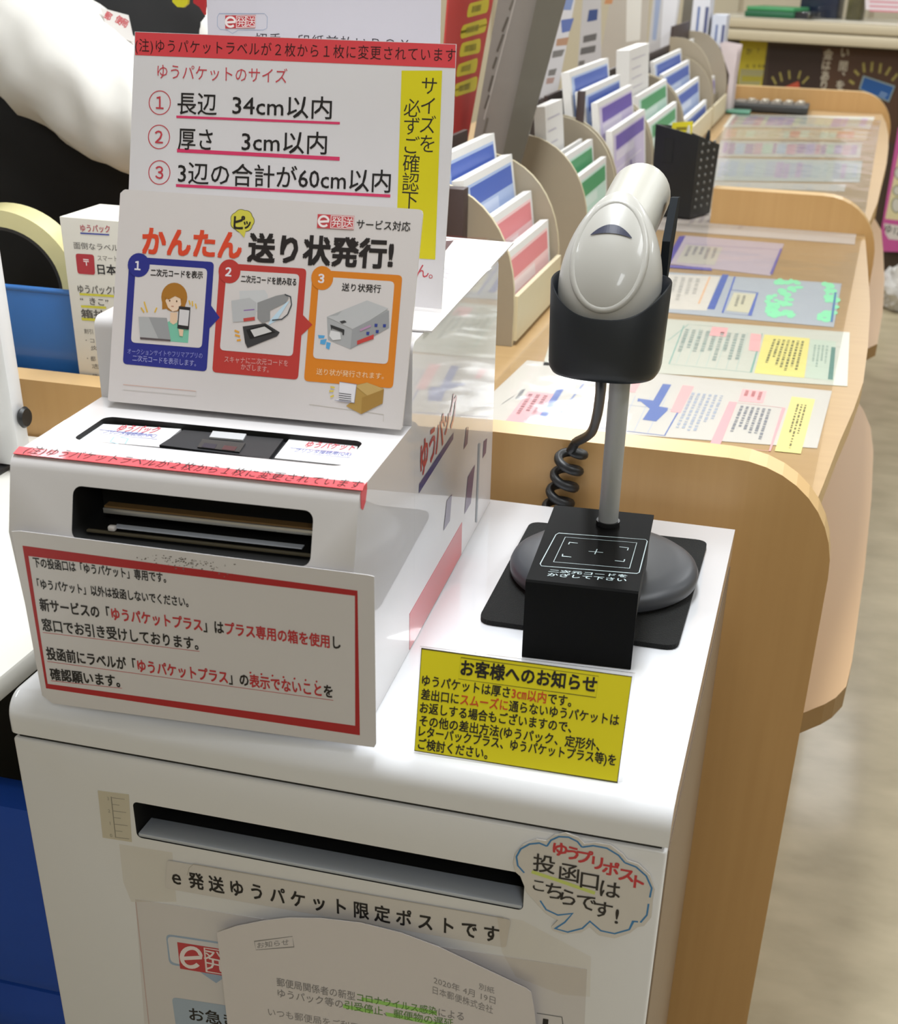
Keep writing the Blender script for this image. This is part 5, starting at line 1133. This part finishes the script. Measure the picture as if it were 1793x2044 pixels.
for a, b in (((1285, 840), (1335, 875)), ((1338, 735), (1385, 785)), ((1432, 655), (1442, 755)), ((1525, 645), (1515, 750)), ((1615, 660), (1600, 765)), ((1715, 700), (1665, 785)), ((1790, 770), (1730, 840))): s.line([z7(*a), z7(*b)], 5, YL, 1)
pdone(s)
s = Sheet(WP - fd * .001, fe, Z3, .004); s.n = -fd; s.top = s.O + s.n * s.t; s.base([s.L(*z7(*p)) for p in ((1428, 786), (1764, 898), (1697, 1068), (1383, 930))], ink('#7d8c8c')); s.ppx([z7(*p) for p in ((1442, 805), (1748, 908), (1690, 1050), (1400, 926))], '#154a86', 1); s.dashes([z7(1620, 950), z7(1720, 985), z7(1690, 1040), z7(1590, 1000)], 2, '#8fa5bd', 2, seed=80, fill=1)
setp(s.obj('blue_card'), 'tilted dark blue card on the brown far counter poster', 'card')
s = Sheet(WP - fd * .03, fe, Z3, .006); s.n = -fd; s.top = s.O + s.n * s.t
def zp(x, y): return (1700 + x / 4.441, 180 + y / 4.441)
s.basepx([zp(415, 330), zp(700, 330), zp(660, 1440), zp(275, 1430), zp(262, 1250)], mat('magenta_poster_board', '#b24c88', .5)); s.ppx([zp(420, 560), zp(640, 560), zp(560, 1170), zp(300, 1140)], '#c9be95', 1)
s.ppx([zp(290, 1180), zp(560, 1220), zp(560, 1345), zp(330, 1320), zp(300, 1270)], '#c5bdb8', 1); s.text(zp(292, 1262), zp(470, 1302), 17, 'ゆ128', .01)
for c, rx, ry in (((430, 735), 12, 14), ((412, 890), 11, 11), ((400, 1020), 11, 16)): s.ell(zp(*c), rx, ry, '#77755e', 2); s.ell(zp(*c), rx - 2.5, ry - 2.5, '#bdb9ae', 3)
setp(s.obj('poster_board'), 'pink-framed poster board at the right edge, standing before the far counter', 'poster')
# on the far counter
def ftop(px, v=.03):
    p = onplane(px, 30, FL + fd * v, fd); return Vector((p.x, p.y, ZF))
t = thing('green_tray', 'flat green tray stack on the far counter top', 'tray', ftop(1545))
M_GT = mat('green_plastic', '#3f8a58', .4, var=.05); c = ftop(1550, .06); MF = Matrix.Translation((c.x, c.y, ZF)) @ Matrix.Rotation(AF, 4, 'Z')
boxobj('lower_tray', mat('deep_green_plastic', '#1f5a3c', .45), t, -.155, .11, -.05, .22, .001, .030, .006, MF); boxobj('upper_tray', M_GT, t, -.150, .105, -.045, .21, .0305, .050, .006, MF)
boxobj('clear_cover', M_CLEAR, t, .112, .20, -.04, .19, .001, .035, .002, MF)
def fblock(name, label, cat, px, py, w, d, h, m, yo=.2):
    c = ftop(px, yo); M_ = Matrix.Translation((c.x, c.y, ZF)) @ Matrix.Rotation(AF, 4, 'Z'); bm = bmesh.new(); box(bm, -w / 2, w / 2, 0, d, .0008, h, .004, 0, M_); return setp(fin(name, bm, m, None, 40), label, cat)
fblock('display_case', 'dark navy display case on the far counter', 'case', 1632, 22, .20, .12, .16, mat('navy_case', '#141c30', .35, coat=.3), .30)
fblock('display_case', 'small black and gold case right of the navy case', 'case', 1703, 20, .075, .08, .16, mat('black_gold_case', '#2a2820', .3, hex2='#6a6440', scale=20), .30)
c = ftop(1762, .18); s = Sheet(Vector((c.x, c.y, ZF + .001)), fe, Z3, .003); s.n = -fd; s.top = s.O + s.n * s.t
s.basepx([(1725, -70), (1830, -60), (1828, 24), (1728, 19)], mat('pink_lined_card', '#c6bcbf', .5)); 
for k in range(3): s.line([(1736, 3 + 9 * k), (1826, 7 + 9 * k)], 3, '#b9717c', 1)
s.poly([(-.16, .0), (-.12, .0), (-.12, .12), (-.16, .12)], M_CLEAR, 0); setp(s.obj('acrylic_sign'), 'white card with pink lines standing on the far counter at the right edge', 'sign')
# white plastic bag on the floor
B0 = on(1772, 610, 'z', FLOOR_Z); bm = bmesh.new(); bmesh.ops.create_icosphere(bm, subdivisions=4, radius=1.0)
for v in bm.verts:
    n_ = noise.noise(v.co * 2.2) * .3 + noise.noise(v.co * 6) * .16
    v.co = Vector((v.co.x * .14, v.co.y * .20, max(-.0, (v.co.z + .55)) * .11)) * (1 + n_); v.co.z = max(.0005, v.co.z)
bm.transform(Matrix.Translation(B0 + Vector((.06, .05, 0)))); setp(fin('plastic_bag', bm, mat('white_plastic_bag', '#c3c0bb', .3, var=.05, coat=.4), None, 25), 'crumpled white plastic bag on the floor beyond the peach shelves', 'bag')
# light shelving on the back wall behind the leaflets
t = thing('wall_cabinet', 'cream wall cabinet far behind the leaflets', 'cabinet', (-.2, 8.0, FLOOR_Z))
boxobj('carcass', mat('cream_cabinet', '#b9ab90', .6, var=.03), t, -2.4, 1.4, 8.05, 8.35, FLOOR_Z, .55, .004)
for k in range(5): boxobj('door', mat('cream_cabinet_door', '#c4b89e', .55, var=.02), t, -2.38 + .755 * k, -1.65 + .755 * k, 8.035, 8.0495, FLOOR_Z + .06, .53, .003)

# ================================================================ member of staff, left, behind the counter
def skin(V, E, root=0, sub=2):
    me = bpy.data.meshes.new('skin'); me.from_pydata([v[0] for v in V], E, []); o = bpy.data.objects.new('skin', me); COL.objects.link(o)
    md = o.modifiers.new('s', 'SKIN'); md.use_smooth_shade = True
    for i, v in enumerate(V):
        r = v[1]; me.skin_vertices[0].data[i].radius = (r, r) if not isinstance(r, tuple) else r
        me.skin_vertices[0].data[i].use_root = (i == root)
    o.modifiers.new('d', 'SUBSURF').levels = sub
    bpy.context.view_layer.update(); dg = bpy.context.evaluated_depsgraph_get(); out = bpy.data.meshes.new_from_object(o.evaluated_get(dg), depsgraph=dg); bpy.data.objects.remove(o)
    for p in out.polygons: p.use_smooth = True
    return out
PB = Vector((-.575, 1.17, FLOOR_Z + .002))
sh_r, el_r, wr_r = on(-50, -5, 'y', 1.06), on(318, 268, 'y', .985), on(470, 300, 'y', 1.05)
def j(x, y, z): return PB + Vector((x, y, z))
V = []; E = []
def add(p, r, par=None):
    V.append((Vector(p), r)); i = len(V) - 1
    if par is not None: E.append((par, i))
    return i
pel = add(j(0, 0, .90), (.145, .10)); wa = add(j(0, -.01, 1.06), (.13, .09), pel); ch = add(j(0, -.02, 1.25), (.155, .10), wa); nk0 = add(j(0, -.02, 1.385), (.075, .065), ch); nk = add(j(.01, -.04, 1.45), .05, nk0)
h1 = add(j(.015, -.06, 1.52), (.065, .075), nk); h2 = add(j(.02, -.07, 1.60), (.076, .092), h1); h3 = add(j(.02, -.06, 1.68), (.06, .07), h2)
s1 = add(sh_r, .062, nk0); m1 = add(sh_r.lerp(el_r, .5), .05, s1); e_1 = add(el_r, .042, m1); f1 = add(el_r.lerp(wr_r, .5), .038, e_1); w1 = add(wr_r, .026, f1); p1 = add(wr_r + Vector((.05, .012, -.006)), (.036, .016), w1)
sl = j(.20, -.01, 1.37); el_l = j(.22, .15, 1.10); wr_l = j(.05, .22, .98)
s2 = add(sl, .062, nk0); m2 = add(sl.lerp(el_l, .5), .05, s2); e_2 = add(el_l, .042, m2); f2 = add(el_l.lerp(wr_l, .5), .038, e_2); w2 = add(wr_l, .026, f2); p2 = add(wr_l + Vector((-.05, .01, -.01)), (.034, .016), w2)
for par, d0, base in ((p1, Vector((1, .15, -.15)), wr_r + Vector((.05, .012, -.006))), (p2, Vector((-1, .2, -.15)), wr_l + Vector((-.05, .01, -.01)))):
    d0 = d0.normalized(); side = d0.cross(Z3).normalized()
    for k, ln in enumerate((.062, .072, .067, .052)):
        b_ = base + side * (.026 - .0175 * k) + d0 * .02; a_ = add(b_, .0085, par); c_ = add(b_ + d0 * ln * .5 - Z3 * .006, .008, a_); add(b_ + d0 * ln - Z3 * .02, .0065, c_)
    b_ = base + side * .034 - d0 * .015; a_ = add(b_, .010, par); add(b_ + side * .02 + d0 * .035 - Z3 * .008, .008, a_)
for sx in (-1, 1):
    hp = add(j(.085 * sx, 0, .84), .085, pel); kn = add(j(.095 * sx, -.02, .48), .058, hp); an = add(j(.10 * sx, .02, .085), .04, kn); add(j(.10 * sx, -.10, .035), (.042, .03), an)
t = thing('person', 'person in a white shirt and black vest reaching out behind the signs, left', 'person', PB)
body = link('body', skin(V, E), t); body.data.materials.clear(); body.data.materials.append(mat('skin_tone', '#c79a7c', .55, var=.03))
def cloth(name, V, E, m, amp, sc_n, root=0, sub=3):
    me = skin(V, E, root, sub)
    for v in me.vertices:
        p = v.co; q_ = Vector((p.x + .8 * p.z, p.y, p.z * .45 - .5 * p.x)) * sc_n; d = 1 - 2.6 * abs(noise.noise(q_)) + .5 * noise.noise(p * sc_n * 2.3); v.co = p + v.normal * (amp * d)
    o = link(name, me, t); me.materials.clear(); me.materials.append(m); return o
M_SHIRT = mat('white_shirt_cloth', '#dcd9d3', .6, var=.02)
def folds(V_, E_, name):
    return cloth(name, V_, E_, M_SHIRT, .009, 14)
folds([(sh_r + Vector((-.03, .02, .02)), .085), (sh_r.lerp(el_r, .3), .092), (sh_r.lerp(el_r, .6), .088), (sh_r.lerp(el_r, .85), .078), (el_r + Vector((.01, 0, -.012)), .070), (el_r.lerp(wr_r, .45), .058), (el_r.lerp(wr_r, .85), .046)], [(k, k + 1) for k in range(6)], 'sleeve')
folds([(sl + Vector((.0, .0, .01)), .088), (sl.lerp(el_l, .5), .070), (el_l, .062), (el_l.lerp(wr_l, .5), .055), (el_l.lerp(wr_l, .85), .045)], [(k, k + 1) for k in range(4)], 'sleeve')
M_VEST = mat('black_vest_cloth', '#0e0d0e', .85, var=.2)
cloth('vest', [(j(0, 0, .90), (.20, .13)), (j(0, -.01, 1.05), (.20, .13)), (j(.01, -.02, 1.22), (.235, .14)), (j(.01, -.02, 1.35), (.265, .125)), (j(.01, -.02, 1.41), (.21, .105)), (j(.01, -.02, 1.47), (.10, .085))], [(0, 1), (1, 2), (2, 3), (3, 4), (4, 5)], M_VEST, .006, 14)
cloth('trousers', [(j(0, 0, .90), (.17, .125)), (j(-.09, 0, .80), .105), (j(-.1, -.02, .48), .08), (j(-.105, .02, .10), .062), (j(.09, 0, .80), .105), (j(.1, -.02, .48), .08), (j(.105, .02, .10), .062)], [(0, 1), (1, 2), (2, 3), (0, 4), (4, 5), (5, 6)], mat('dark_navy_trousers', '#11131a', .8, var=.1), .003, 14)
# hair and face
bm = bmesh.new(); HC_ = j(.02, -.055, 1.625); bmesh.ops.create_uvsphere(bm, u_segments=24, v_segments=16, radius=1.0)
for v in list(bm.verts):
    c = v.co
    if c.y < -.35 and c.z < .35: v.co = Vector((c.x * .07, -.03, .02 + c.z * .02))
    else: v.co = Vector((c.x * .092, c.y * .105, c.z * .105))
bm.transform(Matrix.Translation(HC_ + Vector((0, .012, .01)))); fin('hair', bm, mat('black_hair', '#15110f', .5, var=.1), t, 180)
bm = bmesh.new()
for sx in (-1, 1):
    bmesh.ops.create_uvsphere(bm, u_segments=12, v_segments=8, radius=.009, matrix=Matrix.Translation(HC_ + Vector((.03 * sx, -.098, -.005))))
fin('eyes', bm, mat('dark_eye', '#1b1512', .3), t, 180)
bm = bmesh.new(); prism(bm, [HC_ + Vector(p) for p in ((-.012, -.098, -.035), (.012, -.098, -.035), (0, -.104, .0))], (0, -.016, -.004)); fin('nose', bm, MATS['skin_tone'], t)
bm = bmesh.new(); box(bm, HC_.x - .022, HC_.x + .022, HC_.y - .094, HC_.y - .084, HC_.z - .064, HC_.z - .056, .003); fin('mouth', bm, mat('lip_tone', '#9a5a50', .5), t, 40)
# badge on the chest
bp_ = on(236, 45, 'y', 1.005)
ex_ = on(262, 66, 'y', 1.0) - on(210, 30, 'y', 1.01)
s = Sheet(bp_, ex_, Vector((-ex_.z, 0, ex_.x)) + Vector((0, .02, 0)), .0012)
s.basepx([(200, 15), (256, 30), (268, 85), (216, 66)], mat('white_badge', '#cfcac6', .4, coat=.4)); 
for ch, x, y in (('郵', 216, 32), ('便', 238, 40), ('局', 249, 46)): s.char((x, y), 15, ch, '#b5434a', .02)
o = s.obj('badge', t)
s = Sheet(on(362, 2, 'y', 1.005), X3, Z3, .006); s.base([s.L(342, -40), s.L(378, -40), s.L(374, 8), s.L(366, 15), s.L(354, 14), s.L(344, 4)], ink('#c4bd22')); s.obj('yellow_tag', t)
s = Sheet(on(395, 2, 'y', 1.004), X3, Z3, .006); s.base([s.L(384, -40), s.L(410, -40), s.L(408, 30), s.L(398, 14), s.L(386, 6)], ink('#a8262c')); s.obj('red_strap', t)
bpy.data.objects.remove(_to); bpy.data.curves.remove(_tc)
